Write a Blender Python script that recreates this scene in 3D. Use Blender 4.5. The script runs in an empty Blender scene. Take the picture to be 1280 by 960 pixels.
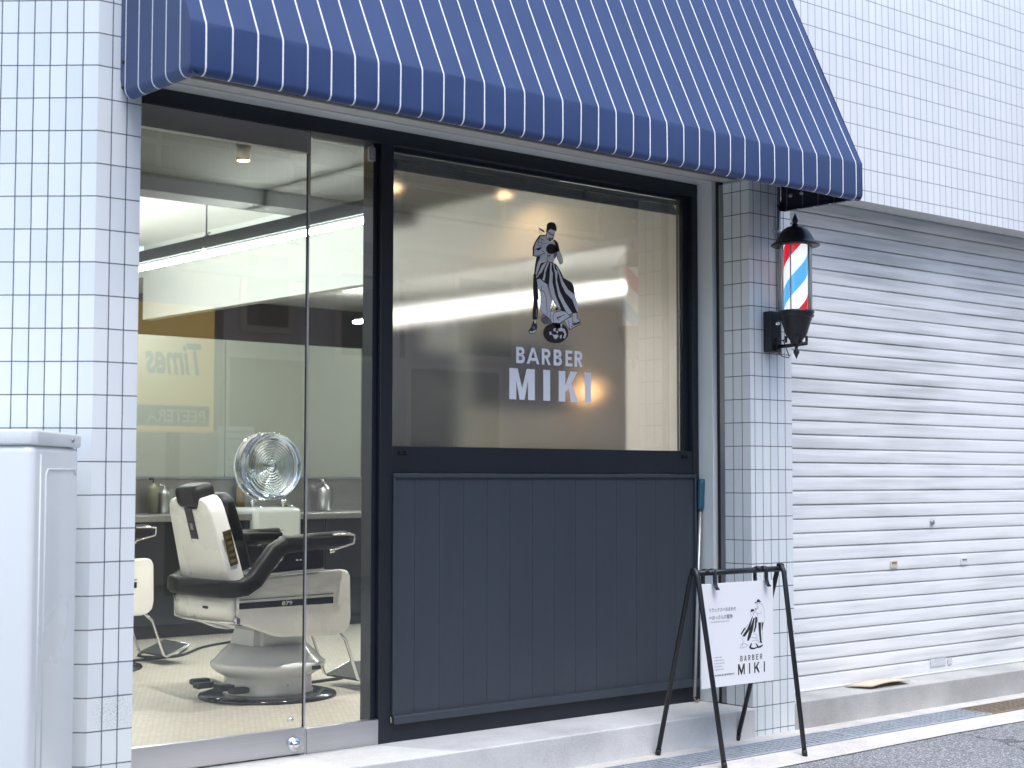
import bpy, bmesh, math, random
from mathutils import Vector, Matrix, geometry
rad=math.radians
random.seed(7)
scene=bpy.context.scene
COL=scene.collection
GZ=-0.235      # street level
FZ=-0.100      # shop floor level
ST=-0.112      # doorstep top
# ------------------------------------------------------------------ materials
def new_mat(name):
    m=bpy.data.materials.new(name); m.use_nodes=True
    nt=m.node_tree; nt.nodes.clear()
    out=nt.nodes.new('ShaderNodeOutputMaterial')
    return m,nt,out
def N(nt,t,**k):
    n=nt.nodes.new(t)
    for a,b in k.items():
        if a.startswith('i_'): n.inputs[a[2:].replace('_',' ')].default_value=b
        else: setattr(n,a,b)
    return n
def rgba(c): return (c[0],c[1],c[2],1)
def pm(name,col,rough=.5,metal=0.,var=.12,scale=8.,bump=0.,bscale=None,spec=.5,rvar=.08,stretch=None,detail=4,coat=0,emit=None,estr=0):
    """plain surface with a little wear: noise driven colour, gloss and relief"""
    m,nt,out=new_mat(name)
    b=N(nt,'ShaderNodeBsdfPrincipled'); nt.links.new(b.outputs[0],out.inputs[0])
    tc=N(nt,'ShaderNodeTexCoord'); src=tc.outputs['Object']
    if stretch:
        mp=N(nt,'ShaderNodeMapping'); mp.inputs['Scale'].default_value=stretch; nt.links.new(src,mp.inputs[0]); src=mp.outputs[0]
    nz=N(nt,'ShaderNodeTexNoise'); nz.inputs['Scale'].default_value=scale; nz.inputs['Detail'].default_value=detail
    nt.links.new(src,nz.inputs['Vector'])
    mx=N(nt,'ShaderNodeMix',data_type='RGBA'); 
    mx.inputs[6].default_value=rgba([max(0,c*(1-var)) for c in col]); mx.inputs[7].default_value=rgba([min(1,c*(1+var)) for c in col])
    nt.links.new(nz.outputs[0],mx.inputs[0]); nt.links.new(mx.outputs[2],b.inputs['Base Color'])
    mr=N(nt,'ShaderNodeMapRange'); mr.inputs[3].default_value=max(.02,rough-rvar); mr.inputs[4].default_value=min(1,rough+rvar)
    nt.links.new(nz.outputs[0],mr.inputs[0]); nt.links.new(mr.outputs[0],b.inputs['Roughness'])
    b.inputs['Metallic'].default_value=metal; b.inputs['Specular IOR Level'].default_value=spec
    if coat: b.inputs['Coat Weight'].default_value=coat; b.inputs['Coat Roughness'].default_value=.06
    if bump:
        n2=N(nt,'ShaderNodeTexNoise'); n2.inputs['Scale'].default_value=bscale or scale*6; n2.inputs['Detail'].default_value=3
        nt.links.new(src,n2.inputs['Vector'])
        bp=N(nt,'ShaderNodeBump'); bp.inputs['Strength'].default_value=min(1,bump); bp.inputs['Distance'].default_value=.004
        nt.links.new(n2.outputs[0],bp.inputs['Height']); nt.links.new(bp.outputs[0],b.inputs['Normal'])
    if emit: b.inputs['Emission Color'].default_value=rgba(emit); b.inputs['Emission Strength'].default_value=estr
    return m
def emis(name,col,s):
    m,nt,out=new_mat(name); e=N(nt,'ShaderNodeEmission'); e.inputs[0].default_value=rgba(col); e.inputs[1].default_value=s
    nt.links.new(e.outputs[0],out.inputs[0]); return m
def tile_mat(name,c1,c2,mortar,w=.05,h=.1,ms=.002,rough=.18,dirt=0.,scuff=False):
    m,nt,out=new_mat(name)
    b=N(nt,'ShaderNodeBsdfPrincipled'); nt.links.new(b.outputs[0],out.inputs[0])
    uv=N(nt,'ShaderNodeUVMap'); uv.uv_map='UVMap'
    br=N(nt,'ShaderNodeTexBrick',offset=0.,squash=1.,offset_frequency=1,squash_frequency=1)
    nz0=N(nt,'ShaderNodeTexNoise'); nz0.inputs['Scale'].default_value=9; nz0.inputs['Detail'].default_value=2
    nt.links.new(uv.outputs[0],nz0.inputs['Vector'])
    # slightly uneven laying of the tiles
    vs=N(nt,'ShaderNodeVectorMath',operation='SUBTRACT'); vs.inputs[1].default_value=(.5,.5,.5); nt.links.new(nz0.outputs['Color'],vs.inputs[0])
    vm=N(nt,'ShaderNodeVectorMath',operation='SCALE'); vm.inputs['Scale'].default_value=.0022; nt.links.new(vs.outputs[0],vm.inputs[0])
    va=N(nt,'ShaderNodeVectorMath',operation='ADD'); nt.links.new(uv.outputs[0],va.inputs[0]); nt.links.new(vm.outputs[0],va.inputs[1])
    nt.links.new(va.outputs[0],br.inputs['Vector'])
    for k,v in (('Scale',1.),('Mortar Size',ms),('Mortar Smooth',.15),('Bias',0.),('Brick Width',w),('Row Height',h)): br.inputs[k].default_value=v
    br.inputs['Color1'].default_value=rgba(c1); br.inputs['Color2'].default_value=rgba(c2); br.inputs['Mortar'].default_value=rgba(mortar)
    col=br.outputs['Color']
    nz=N(nt,'ShaderNodeTexNoise'); nz.inputs['Scale'].default_value=1.6; nz.inputs['Detail'].default_value=6; nt.links.new(uv.outputs[0],nz.inputs['Vector'])
    mr=N(nt,'ShaderNodeMapRange'); mr.inputs[1].default_value=.42; mr.inputs[2].default_value=.75; mr.inputs[4].default_value=.10+dirt; nt.links.new(nz.outputs[0],mr.inputs[0])
    mx=N(nt,'ShaderNodeMix',data_type='RGBA'); nt.links.new(mr.outputs[0],mx.inputs[0]); nt.links.new(col,mx.inputs[6]); mx.inputs[7].default_value=(.42,.43,.44,1); col=mx.outputs[2]
    if scuff:
        sp=N(nt,'ShaderNodeSeparateXYZ'); nt.links.new(uv.outputs[0],sp.inputs[0])
        def band(o,c,r):
            a=N(nt,'ShaderNodeMath',operation='SUBTRACT'); nt.links.new(o,a.inputs[0]); a.inputs[1].default_value=c
            d=N(nt,'ShaderNodeMath',operation='DIVIDE'); nt.links.new(a.outputs[0],d.inputs[0]); d.inputs[1].default_value=r
            e=N(nt,'ShaderNodeMath',operation='POWER'); nt.links.new(d.outputs[0],e.inputs[0]); e.inputs[1].default_value=2
            return e.outputs[0]
        s=N(nt,'ShaderNodeMath',operation='ADD'); nt.links.new(band(sp.outputs[0],.085,.085),s.inputs[0]); nt.links.new(band(sp.outputs[1],.155,.075),s.inputs[1])
        f=N(nt,'ShaderNodeMath',operation='SUBTRACT',use_clamp=True); f.inputs[0].default_value=1.0; nt.links.new(s.outputs[0],f.inputs[1])
        n3=N(nt,'ShaderNodeTexNoise'); n3.inputs['Scale'].default_value=260; n3.inputs['Detail'].default_value=3; nt.links.new(uv.outputs[0],n3.inputs['Vector'])
        m3=N(nt,'ShaderNodeMapRange'); m3.inputs[1].default_value=.50; m3.inputs[2].default_value=.74; nt.links.new(n3.outputs[0],m3.inputs[0])
        mm=N(nt,'ShaderNodeMath',operation='MULTIPLY'); nt.links.new(f.outputs[0],mm.inputs[0]); nt.links.new(m3.outputs[0],mm.inputs[1])
        mx2=N(nt,'ShaderNodeMix',data_type='RGBA'); nt.links.new(mm.outputs[0],mx2.inputs[0]); nt.links.new(col,mx2.inputs[6]); mx2.inputs[7].default_value=(.12,.13,.15,1); col=mx2.outputs[2]
    nt.links.new(col,b.inputs['Base Color'])
    rr=N(nt,'ShaderNodeMapRange'); rr.inputs[3].default_value=rough; rr.inputs[4].default_value=.8; nt.links.new(br.outputs['Fac'],rr.inputs[0]); nt.links.new(rr.outputs[0],b.inputs['Roughness'])
    inv=N(nt,'ShaderNodeMath',operation='SUBTRACT'); inv.inputs[0].default_value=1; nt.links.new(br.outputs['Fac'],inv.inputs[1])
    n4=N(nt,'ShaderNodeTexNoise'); n4.inputs['Scale'].default_value=14; nt.links.new(uv.outputs[0],n4.inputs['Vector'])
    ad=N(nt,'ShaderNodeMath',operation='MULTIPLY_ADD'); nt.links.new(n4.outputs[0],ad.inputs[0]); ad.inputs[1].default_value=.35; nt.links.new(inv.outputs[0],ad.inputs[2])
    bp=N(nt,'ShaderNodeBump'); bp.inputs['Strength'].default_value=.7; bp.inputs['Distance'].default_value=.0025
    nt.links.new(ad.outputs[0],bp.inputs['Height']); nt.links.new(bp.outputs[0],b.inputs['Normal'])
    return m
def stripe_mat(name,base,line,pitch,width):
    m,nt,out=new_mat(name)
    b=N(nt,'ShaderNodeBsdfPrincipled'); nt.links.new(b.outputs[0],out.inputs[0])
    uv=N(nt,'ShaderNodeUVMap'); uv.uv_map='UVMap'; sp=N(nt,'ShaderNodeSeparateXYZ'); nt.links.new(uv.outputs[0],sp.inputs[0])
    d=N(nt,'ShaderNodeMath',operation='DIVIDE'); nt.links.new(sp.outputs[0],d.inputs[0]); d.inputs[1].default_value=pitch
    fr=N(nt,'ShaderNodeMath',operation='FRACT'); nt.links.new(d.outputs[0],fr.inputs[0])
    lt=N(nt,'ShaderNodeMath',operation='LESS_THAN'); nt.links.new(fr.outputs[0],lt.inputs[0]); lt.inputs[1].default_value=width/pitch
    nz=N(nt,'ShaderNodeTexNoise'); nz.inputs['Scale'].default_value=5; nz.inputs['Detail'].default_value=5; nt.links.new(uv.outputs[0],nz.inputs['Vector'])
    wv=N(nt,'ShaderNodeTexNoise'); wv.inputs['Scale'].default_value=700; nt.links.new(uv.outputs[0],wv.inputs['Vector'])
    m1=N(nt,'ShaderNodeMix',data_type='RGBA'); m1.inputs[6].default_value=rgba([c*.86 for c in base]); m1.inputs[7].default_value=rgba([min(1,c*1.14) for c in base]); nt.links.new(nz.outputs[0],m1.inputs[0])
    m2=N(nt,'ShaderNodeMix',data_type='RGBA'); nt.links.new(lt.outputs[0],m2.inputs[0]); nt.links.new(m1.outputs[2],m2.inputs[6]); m2.inputs[7].default_value=rgba(line)
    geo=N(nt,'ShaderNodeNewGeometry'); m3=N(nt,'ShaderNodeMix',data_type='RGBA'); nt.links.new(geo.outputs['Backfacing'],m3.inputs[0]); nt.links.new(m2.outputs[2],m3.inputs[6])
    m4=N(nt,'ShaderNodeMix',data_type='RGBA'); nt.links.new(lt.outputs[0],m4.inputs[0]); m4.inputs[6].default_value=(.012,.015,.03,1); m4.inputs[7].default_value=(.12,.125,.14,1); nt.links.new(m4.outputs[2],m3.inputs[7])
    nt.links.new(m3.outputs[2],b.inputs['Base Color']); b.inputs['Roughness'].default_value=.55; b.inputs['Specular IOR Level'].default_value=.35
    b.inputs['Sheen Weight'].default_value=.15
    w1=N(nt,'ShaderNodeTexNoise'); w1.inputs['Scale'].default_value=3.2; w1.inputs['Detail'].default_value=2; nt.links.new(uv.outputs[0],w1.inputs['Vector'])
    ad=N(nt,'ShaderNodeMath',operation='MULTIPLY_ADD'); nt.links.new(w1.outputs[0],ad.inputs[0]); ad.inputs[1].default_value=8; nt.links.new(wv.outputs[0],ad.inputs[2])
    bp=N(nt,'ShaderNodeBump'); bp.inputs['Strength'].default_value=.35; bp.inputs['Distance'].default_value=.0012; nt.links.new(ad.outputs[0],bp.inputs['Height']); nt.links.new(bp.outputs[0],b.inputs['Normal'])
    return m
def sheet_glass(name,ior,tint=(1,1,1),boost=1.):
    m,nt,out=new_mat(name)
    t=N(nt,'ShaderNodeBsdfTransparent'); t.inputs[0].default_value=rgba(tint)
    g=N(nt,'ShaderNodeBsdfGlossy'); g.inputs['Roughness'].default_value=0.0; g.inputs[0].default_value=(.97,1,.99,1)
    f=N(nt,'ShaderNodeFresnel'); f.inputs[0].default_value=ior
    mu=N(nt,'ShaderNodeMath',operation='MULTIPLY',use_clamp=True); mu.inputs[1].default_value=boost; nt.links.new(f.outputs[0],mu.inputs[0])
    mx=N(nt,'ShaderNodeMixShader'); nt.links.new(mu.outputs[0],mx.inputs[0]); nt.links.new(t.outputs[0],mx.inputs[1]); nt.links.new(g.outputs[0],mx.inputs[2])
    nt.links.new(mx.outputs[0],out.inputs[0]); return m
def film_mat(name,ior,rough,col):
    m,nt,out=new_mat(name)
    r=N(nt,'ShaderNodeBsdfRefraction'); r.inputs['IOR'].default_value=ior; r.inputs['Roughness'].default_value=rough; r.inputs[0].default_value=rgba(col)
    tl=N(nt,'ShaderNodeBsdfDiffuse'); tl.inputs[0].default_value=(.80,.80,.78,1)
    mx=N(nt,'ShaderNodeMixShader'); mx.inputs[0].default_value=.24
    nt.links.new(r.outputs[0],mx.inputs[1]); nt.links.new(tl.outputs[0],mx.inputs[2]); nt.links.new(mx.outputs[0],out.inputs[0]); return m
def solid_glass(name,col=(1,1,1),rough=0.,ior=1.5):
    m,nt,out=new_mat(name); b=N(nt,'ShaderNodeBsdfGlass'); b.inputs[0].default_value=rgba(col); b.inputs['Roughness'].default_value=rough; b.inputs['IOR'].default_value=ior
    # cast light through: shadow stays open
    nt.links.new(b.outputs[0],out.inputs[0]); return m
def asphalt_mat():
    m,nt,out=new_mat('asphalt'); b=N(nt,'ShaderNodeBsdfPrincipled'); nt.links.new(b.outputs[0],out.inputs[0])
    tc=N(nt,'ShaderNodeTexCoord')
    v=N(nt,'ShaderNodeTexVoronoi'); v.inputs['Scale'].default_value=165; nt.links.new(tc.outputs['Object'],v.inputs['Vector'])
    n=N(nt,'ShaderNodeTexNoise'); n.inputs['Scale'].default_value=1.3; n.inputs['Detail'].default_value=6; nt.links.new(tc.outputs['Object'],n.inputs['Vector'])
    sx=N(nt,'ShaderNodeSeparateColor'); nt.links.new(v.outputs['Color'],sx.inputs[0])
    cr=N(nt,'ShaderNodeValToRGB'); e=cr.color_ramp.elements; e[0].position=0; e[0].color=(.15,.155,.165,1); e[1].position=.75; e[1].color=(.36,.37,.39,1); x=e.new(.93); x.color=(.62,.63,.64,1)
    nt.links.new(sx.outputs[0],cr.inputs[0])
    mx=N(nt,'ShaderNodeMix',data_type='RGBA',blend_type='MULTIPLY'); mx.inputs[0].default_value=.55; nt.links.new(cr.outputs[0],mx.inputs[6])
    c2=N(nt,'ShaderNodeValToRGB'); c2.color_ramp.elements[0].position=.3; c2.color_ramp.elements[0].color=(.6,.6,.62,1); c2.color_ramp.elements[1].position=.7; nt.links.new(n.outputs[0],c2.inputs[0]); nt.links.new(c2.outputs[0],mx.inputs[7])
    vc=N(nt,'ShaderNodeTexVoronoi',feature='DISTANCE_TO_EDGE'); vc.inputs['Scale'].default_value=.75; 
    nw=N(nt,'ShaderNodeTexNoise'); nw.inputs['Scale'].default_value=5; nw.inputs['Detail'].default_value=5; nt.links.new(tc.outputs['Object'],nw.inputs['Vector'])
    sc_=N(nt,'ShaderNodeVectorMath',operation='SCALE'); sc_.inputs['Scale'].default_value=.22; nt.links.new(nw.outputs['Color'],sc_.inputs[0]); av=N(nt,'ShaderNodeVectorMath',operation='ADD'); nt.links.new(tc.outputs['Object'],av.inputs[0]); nt.links.new(sc_.outputs[0],av.inputs[1]); nt.links.new(av.outputs[0],vc.inputs['Vector'])
    cm=N(nt,'ShaderNodeMapRange'); cm.inputs[1].default_value=.0; cm.inputs[2].default_value=.007; cm.inputs[3].default_value=.75; cm.inputs[4].default_value=0; nt.links.new(vc.outputs['Distance'],cm.inputs[0])
    mk=N(nt,'ShaderNodeMix',data_type='RGBA'); nt.links.new(cm.outputs[0],mk.inputs[0]); nt.links.new(mx.outputs[2],mk.inputs[6]); mk.inputs[7].default_value=(.05,.05,.055,1)
    nt.links.new(mk.outputs[2],b.inputs['Base Color']); b.inputs['Roughness'].default_value=.85
    bp=N(nt,'ShaderNodeBump'); bp.inputs['Strength'].default_value=1; bp.inputs['Distance'].default_value=.006; nt.links.new(v.outputs['Distance'],bp.inputs['Height']); nt.links.new(bp.outputs[0],b.inputs['Normal'])
    return m
def concrete_mat(name,c,sc=3.,stain=.35,speck=.0):
    m,nt,out=new_mat(name); b=N(nt,'ShaderNodeBsdfPrincipled'); nt.links.new(b.outputs[0],out.inputs[0])
    tc=N(nt,'ShaderNodeTexCoord'); P=tc.outputs['Object']
    n=N(nt,'ShaderNodeTexNoise'); n.inputs['Scale'].default_value=sc; n.inputs['Detail'].default_value=8; n.inputs['Roughness'].default_value=.62; nt.links.new(P,n.inputs['Vector'])
    cr=N(nt,'ShaderNodeValToRGB'); e=cr.color_ramp.elements; e[0].position=.3; e[0].color=rgba([k*(1-stain) for k in c]); e[1].position=.68; e[1].color=rgba([min(1,k*1.12) for k in c]); nt.links.new(n.outputs[0],cr.inputs[0])
    n2=N(nt,'ShaderNodeTexNoise'); n2.inputs['Scale'].default_value=120; n2.inputs['Detail'].default_value=3; nt.links.new(P,n2.inputs['Vector'])
    mx=N(nt,'ShaderNodeMix',data_type='RGBA',blend_type='OVERLAY'); mx.inputs[0].default_value=.25+speck; nt.links.new(cr.outputs[0],mx.inputs[6]); nt.links.new(n2.outputs[0],mx.inputs[7])
    nt.links.new(mx.outputs[2],b.inputs['Base Color']); b.inputs['Roughness'].default_value=.8; b.inputs['Specular IOR Level'].default_value=.3
    bp=N(nt,'ShaderNodeBump'); bp.inputs['Strength'].default_value=.35; bp.inputs['Distance'].default_value=.003; nt.links.new(n2.outputs[0],bp.inputs['Height']); nt.links.new(bp.outputs[0],b.inputs['Normal'])
    return m
def brushed(name,col,rough=.3,axis=(1,90,90)):
    return pm(name,col,rough,1.0,.10,3.,bump=.10,bscale=6,stretch=axis,rvar=.1)
def floor_mat():
    m,nt,out=new_mat('mosaic_floor'); b=N(nt,'ShaderNodeBsdfPrincipled'); nt.links.new(b.outputs[0],out.inputs[0])
    tc=N(nt,'ShaderNodeTexCoord'); v=N(nt,'ShaderNodeTexBrick',offset=.5,squash=1.,offset_frequency=2)
    nt.links.new(tc.outputs['Object'],v.inputs['Vector'])
    for k,x in (('Scale',1.),('Mortar Size',.002),('Mortar Smooth',.3),('Brick Width',.025),('Row Height',.0217)): v.inputs[k].default_value=x
    v.inputs['Color1'].default_value=(.50,.475,.42,1); v.inputs['Color2'].default_value=(.60,.575,.52,1); v.inputs['Mortar'].default_value=(.38,.36,.32,1)
    nt.links.new(v.outputs[0],b.inputs['Base Color']); b.inputs['Roughness'].default_value=.38
    return m
M={}
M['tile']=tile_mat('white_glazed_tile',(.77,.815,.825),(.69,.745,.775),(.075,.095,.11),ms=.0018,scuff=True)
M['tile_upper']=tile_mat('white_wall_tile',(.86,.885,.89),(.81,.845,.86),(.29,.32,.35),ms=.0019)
M['awning']=stripe_mat('navy_striped_canvas',(.020,.050,.150),(.88,.89,.90),.0867,.0052)
M['navy_in']=pm('dark_canvas_back',(.014,.017,.032),.9,0,.2,6)
M['black']=pm('black_paint',(.010,.012,.017),.35,0,.3,5,rvar=.12)
M['blackframe']=pm('dark_frame_paint',(.007,.011,.019),.45,0,.3,4,bump=.05,bscale=50)
M['panel']=pm('slate_blue_board_paint',(.040,.050,.065),.45,0,.11,2.2,bump=.15,bscale=30,stretch=(14,1,1.2))
M['white_metal']=pm('white_painted_metal',(.73,.765,.77),.35,0,.05,3)
M['grey_metal']=pm('grey_metal_trim',(.30,.31,.32),.4,.5,.12,6)
M['soffit']=pm('grey_soffit_board',(.52,.52,.50),.7,0,.08,5)
M['steel']=brushed('brushed_stainless_steel',(.60,.60,.62),.32)
M['steel_in']=brushed('satin_steel_backsplash',(.42,.42,.42),.38)
M['chrome']=pm('chrome',(.78,.79,.80),.10,1,.05,6,rvar=.04)
M['glass_door']=sheet_glass('clear_door_glass',1.52,(.94,.965,.95),2.0)
M['glass_win']=sheet_glass('clear_window_glass',1.52,(.97,.97,.95),1.7)
M['film']=film_mat('privacy_film',1.16,.19,(.98,.95,.93))
M['crystal']=solid_glass('moulded_crystal_glass',(.97,.99,1.0),0.0,1.48)
M['shutter']=None
M['concrete']=concrete_mat('poured_concrete',(.50,.51,.51),3.2,.30)
M['plinth']=concrete_mat('plinth_concrete',(.47,.47,.455),2.6,.28)
M['step']=concrete_mat('doorstep_concrete',(.62,.63,.635),2.2,.26)
M['kerb']=concrete_mat('kerb_concrete',(.60,.585,.55),5,.22,.15)
M['asphalt']=asphalt_mat()
M['galv']=pm('galvanised_steel',(.60,.65,.71),.42,.6,.22,30,rvar=.15)
M['rust']=pm('rusty_steel',(.30,.245,.185),.7,.4,.4,22,rvar=.15)
M['white_plastic']=pm('warm_white_enamel',(.71,.745,.75),.30,0,.03,2,coat=.2)
M['sticker_black']=pm('black_vinyl',(.012,.011,.014),.5,0,.2,9)
M['sticker_dark']=pm('brown_black_vinyl',(.022,.010,.010),.5,0,.2,9)
M['sticker_light']=pm('pale_grey_vinyl',(.74,.76,.82),.5,0,.03,4)
M['sticker_grey']=pm('mid_grey_vinyl',(.16,.17,.20),.5,0,.1,9)
M['sticker_brown']=pm('brown_vinyl',(.12,.045,.02),.5,0,.1,9)
M['lettering']=pm('white_vinyl_lettering',(.93,.94,.97),.5,0,.02,4)
M['board']=pm('white_sign_board',(.82,.84,.87),.4,0,.02,2)
M['print_grey']=pm('grey_print',(.42,.43,.45),.6,0,.1,9)
M['print_black']=pm('black_print',(.018,.018,.02),.6,0,.1,9)
M['chair_white']=pm('cream_white_shell',(.86,.86,.85),.28,0,.04,3,coat=.35)
M['chair_grey']=pm('silver_grey_base',(.78,.81,.84),.25,.0,.05,4,coat=.4)
M['leather']=pm('black_leatherette',(.008,.009,.011),.45,0,.25,9,bump=.25,bscale=160,spec=.3)
M['gloss_black']=pm('gloss_black_plastic',(.012,.013,.015),.12,0,.2,6,rvar=.05)
M['plaque']=pm('dark_brass_plaque',(.10,.075,.03),.35,.6,.3,20)
M['brass']=pm('brass',(.75,.55,.22),.3,1,.1,9)
M['wall_in']=pm('white_interior_paint',(.77,.79,.77),.65,0,.03,2,bump=.05,bscale=60)
M['wall_warm']=pm('warm_interior_paint',(.78,.74,.64),.7,0,.05,2)
M['wall_dark']=pm('dim_interior_tone',(.085,.070,.072),.7,0,.2,3)  # brown street reflection and dark of the unlit back room put into the colour
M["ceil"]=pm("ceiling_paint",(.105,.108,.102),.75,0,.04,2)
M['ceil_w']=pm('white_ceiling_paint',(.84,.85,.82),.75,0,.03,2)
M['whiteboard']=pm('pale_wall_panel',(.35,.375,.335),.6,0,.02,1.5)
M['floor']=floor_mat()
M['cabinet']=pm('charcoal_cabinet_front',(.020,.024,.030),.35,0,.2,4)
M['tube']=emis('lit_led_tube',(.95,1.0,.95),38.)
M['tube2']=emis('lit_led_tube_far',(.96,1.0,.96),34.)
M['lamp_warm']=emis('lit_warm_bulb',(1.0,.58,.25),4.)
M['spot_warm']=emis('lit_downlight',(1.0,.70,.38),150.)
M['pole_red']=pm('red_stripe',(.62,.02,.045),.35,0,.05,4,emit=(.9,.02,.05),estr=.12)
M['rubber']=pm('black_rubber',(.014,.014,.015),.6,0,.2,12)
M['teal']=pm('teal_plastic_grip',(.02,.10,.15),.45,0,.15,12)
M['alu']=pm('aluminium_tube',(.56,.57,.58),.38,.8,.1,12)
M['card']=pm('plain_cardboard',(.62,.54,.43),.85,0,.1,9)
M['yellow']=pm('yellow_backlit_sign',(.80,.52,.03),.45,0,.04,2,emit=(1.0,.62,.13),estr=.55)
M['brownwall']=pm('brown_rendered_wall',(.52,.43,.43),.85,0,.2,3)
M['greywall']=pm('grey_rendered_wall',(.26,.27,.29),.85,0,.12,2)
M['winglass']=pm('dark_window_glass',(.03,.035,.04),.08,0,.2,2)
M['beige']=pm('beige_trim',(.62,.52,.40),.8,0,.1,4)
# ------------------------------------------------------------------ mesh helpers
class MB:
    """collects shapes and links them as one mesh object"""
    def __init__(s): s.bm=bmesh.new(); s.uv=s.bm.loops.layers.uv.new('UVMap'); s.mi=0
    def _f(s,vs,uvs=None,smooth=False):
        try: f=s.bm.faces.new(vs)
        except ValueError: return None
        f.material_index=s.mi; f.smooth=smooth
        if uvs:
            for l,u in zip(f.loops,uvs): l[s.uv].uv=u
        return f
    def quad(s,p,uvs=None,smooth=False): return s._f([s.bm.verts.new(q) for q in p],uvs,smooth)
    def box(s,a,b,bev=0.,seg=2,rot=None,piv=None):
        x0,y0,z0=[min(a[i],b[i]) for i in range(3)]; x1,y1,z1=[max(a[i],b[i]) for i in range(3)]
        V=[s.bm.verts.new(v) for v in [(x0,y0,z0),(x1,y0,z0),(x1,y1,z0),(x0,y1,z0),(x0,y0,z1),(x1,y0,z1),(x1,y1,z1),(x0,y1,z1)]]
        fs=[s._f([V[i] for i in q]) for q in [(0,3,2,1),(4,5,6,7),(0,1,5,4),(1,2,6,5),(2,3,7,6),(3,0,4,7)]]
        return s._fin(V,fs,bev,seg,rot,piv)
    def _fin(s,V,fs,bev,seg,rot,piv):
        if rot is not None:
            bmesh.ops.transform(s.bm,matrix=Matrix.Translation(piv)@rot@Matrix.Translation(-Vector(piv)),verts=V)
        if bev>0:
            es=list({e for f in fs for e in f.edges})
            r=bmesh.ops.bevel(s.bm,geom=es,offset=bev,segments=seg,profile=.5,affect='EDGES',clamp_overlap=True,material=-1)
            for f in r['faces']: f.smooth=True
        return s
    def prism(s,pts,axis,a,b,bev=0.,seg=2,smooth=False):
        """polygon (2D) extruded along axis from a to b; axis x: (y,z) y: (x,z) z: (x,y)"""
        def P(p,t): return {'x':(t,p[0],p[1]),'y':(p[0],t,p[1]),'z':(p[0],p[1],t)}[axis]
        A=[s.bm.verts.new(P(p,a)) for p in pts]; B=[s.bm.verts.new(P(p,b)) for p in pts]; n=len(pts); fs=[]
        fs.append(s._f(A)); fs.append(s._f(B[::-1]))
        for i in range(n): fs.append(s._f([A[i],B[i],B[(i+1)%n],A[(i+1)%n]],smooth=smooth))
        fs=[f for f in fs if f]
        bmesh.ops.recalc_face_normals(s.bm,faces=fs)
        return s._fin(A+B,fs,bev,seg,None,None)
    def tube(s,pts,r,n=10,closed=False,cap=True,squash=None):
        pts=[Vector(p) for p in pts]; m=len(pts); rs=r if isinstance(r,(list,tuple)) else [r]*m
        rings=[]; up=None
        for i,p in enumerate(pts):
            a=pts[i-1] if (i>0 or closed) else p; c=pts[(i+1)%m] if (i<m-1 or closed) else p
            d=(c-a)
            if d.length<1e-9: d=Vector((0,0,1))
            d.normalize()
            if up is None: up=Vector((0,0,1)) if abs(d.z)<.9 else Vector((0,1,0))
            sx=d.cross(up)
            if sx.length<1e-6: sx=d.cross(Vector((1,0,0)))
            sx.normalize(); u=sx.cross(d).normalized(); up=u
            q=squash or (1,1)
            rings.append([s.bm.verts.new(p+(sx*math.cos(2*math.pi*k/n)*q[0]+u*math.sin(2*math.pi*k/n)*q[1])*rs[i]) for k in range(n)])
        for i in range(m if closed else m-1):
            A,B=rings[i],rings[(i+1)%m]
            for k in range(n): s._f([A[k],A[(k+1)%n],B[(k+1)%n],B[k]],smooth=True)
        if cap and not closed: s._f(rings[0][::-1]); s._f(rings[-1])
        return s
    def sweep(s,pts,section,closed=False,up=Vector((0,0,1))):
        """sweep a (side,up) section along a path"""
        pts=[Vector(p) for p in pts]; m=len(pts); rings=[]
        for i,p in enumerate(pts):
            a=pts[i-1] if i>0 else p; c=pts[i+1] if i<m-1 else p
            d=(c-a).normalized(); sx=d.cross(up).normalized(); u=sx.cross(d).normalized()
            rings.append([s.bm.verts.new(p+sx*q[0]+u*q[1]) for q in section])
        n=len(section); fs=[]
        for i in range(m-1):
            for k in range(n): fs.append(s._f([rings[i][k],rings[i][(k+1)%n],rings[i+1][(k+1)%n],rings[i+1][k]],smooth=True))
        fs.append(s._f(rings[0][::-1])); fs.append(s._f(rings[-1])); bmesh.ops.recalc_face_normals(s.bm,faces=[f for f in fs if f]); return s
    def lathe(s,prof,c=(0,0,0),n=40,axis='z',smooth=True):
        rings=[]
        for r,h in prof:
            if r<1e-6: 
                p={'z':(c[0],c[1],c[2]+h),'y':(c[0],c[1]+h,c[2]),'x':(c[0]+h,c[1],c[2])}[axis]; rings.append([s.bm.verts.new(p)]); continue
            R=[]
            for k in range(n):
                t=2*math.pi*k/n; ca,sa=r*math.cos(t),r*math.sin(t)
                R.append(s.bm.verts.new({'z':(c[0]+ca,c[1]+sa,c[2]+h),'y':(c[0]+ca,c[1]+h,c[2]+sa),'x':(c[0]+h,c[1]+ca,c[2]+sa)}[axis]))
            rings.append(R)
        fs=[]
        for A,B in zip(rings,rings[1:]):
            for k in range(n):
                k2=(k+1)%n
                if len(A)==1 and len(B)==1: continue
                if len(A)==1: fs.append(s._f([A[0],B[k],B[k2]],smooth=smooth))
                elif len(B)==1: fs.append(s._f([A[k],B[0],A[k2]],smooth=smooth))
                else: fs.append(s._f([A[k],B[k],B[k2],A[k2]],smooth=smooth))
        bmesh.ops.recalc_face_normals(s.bm,faces=[f for f in fs if f]); return s
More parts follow.
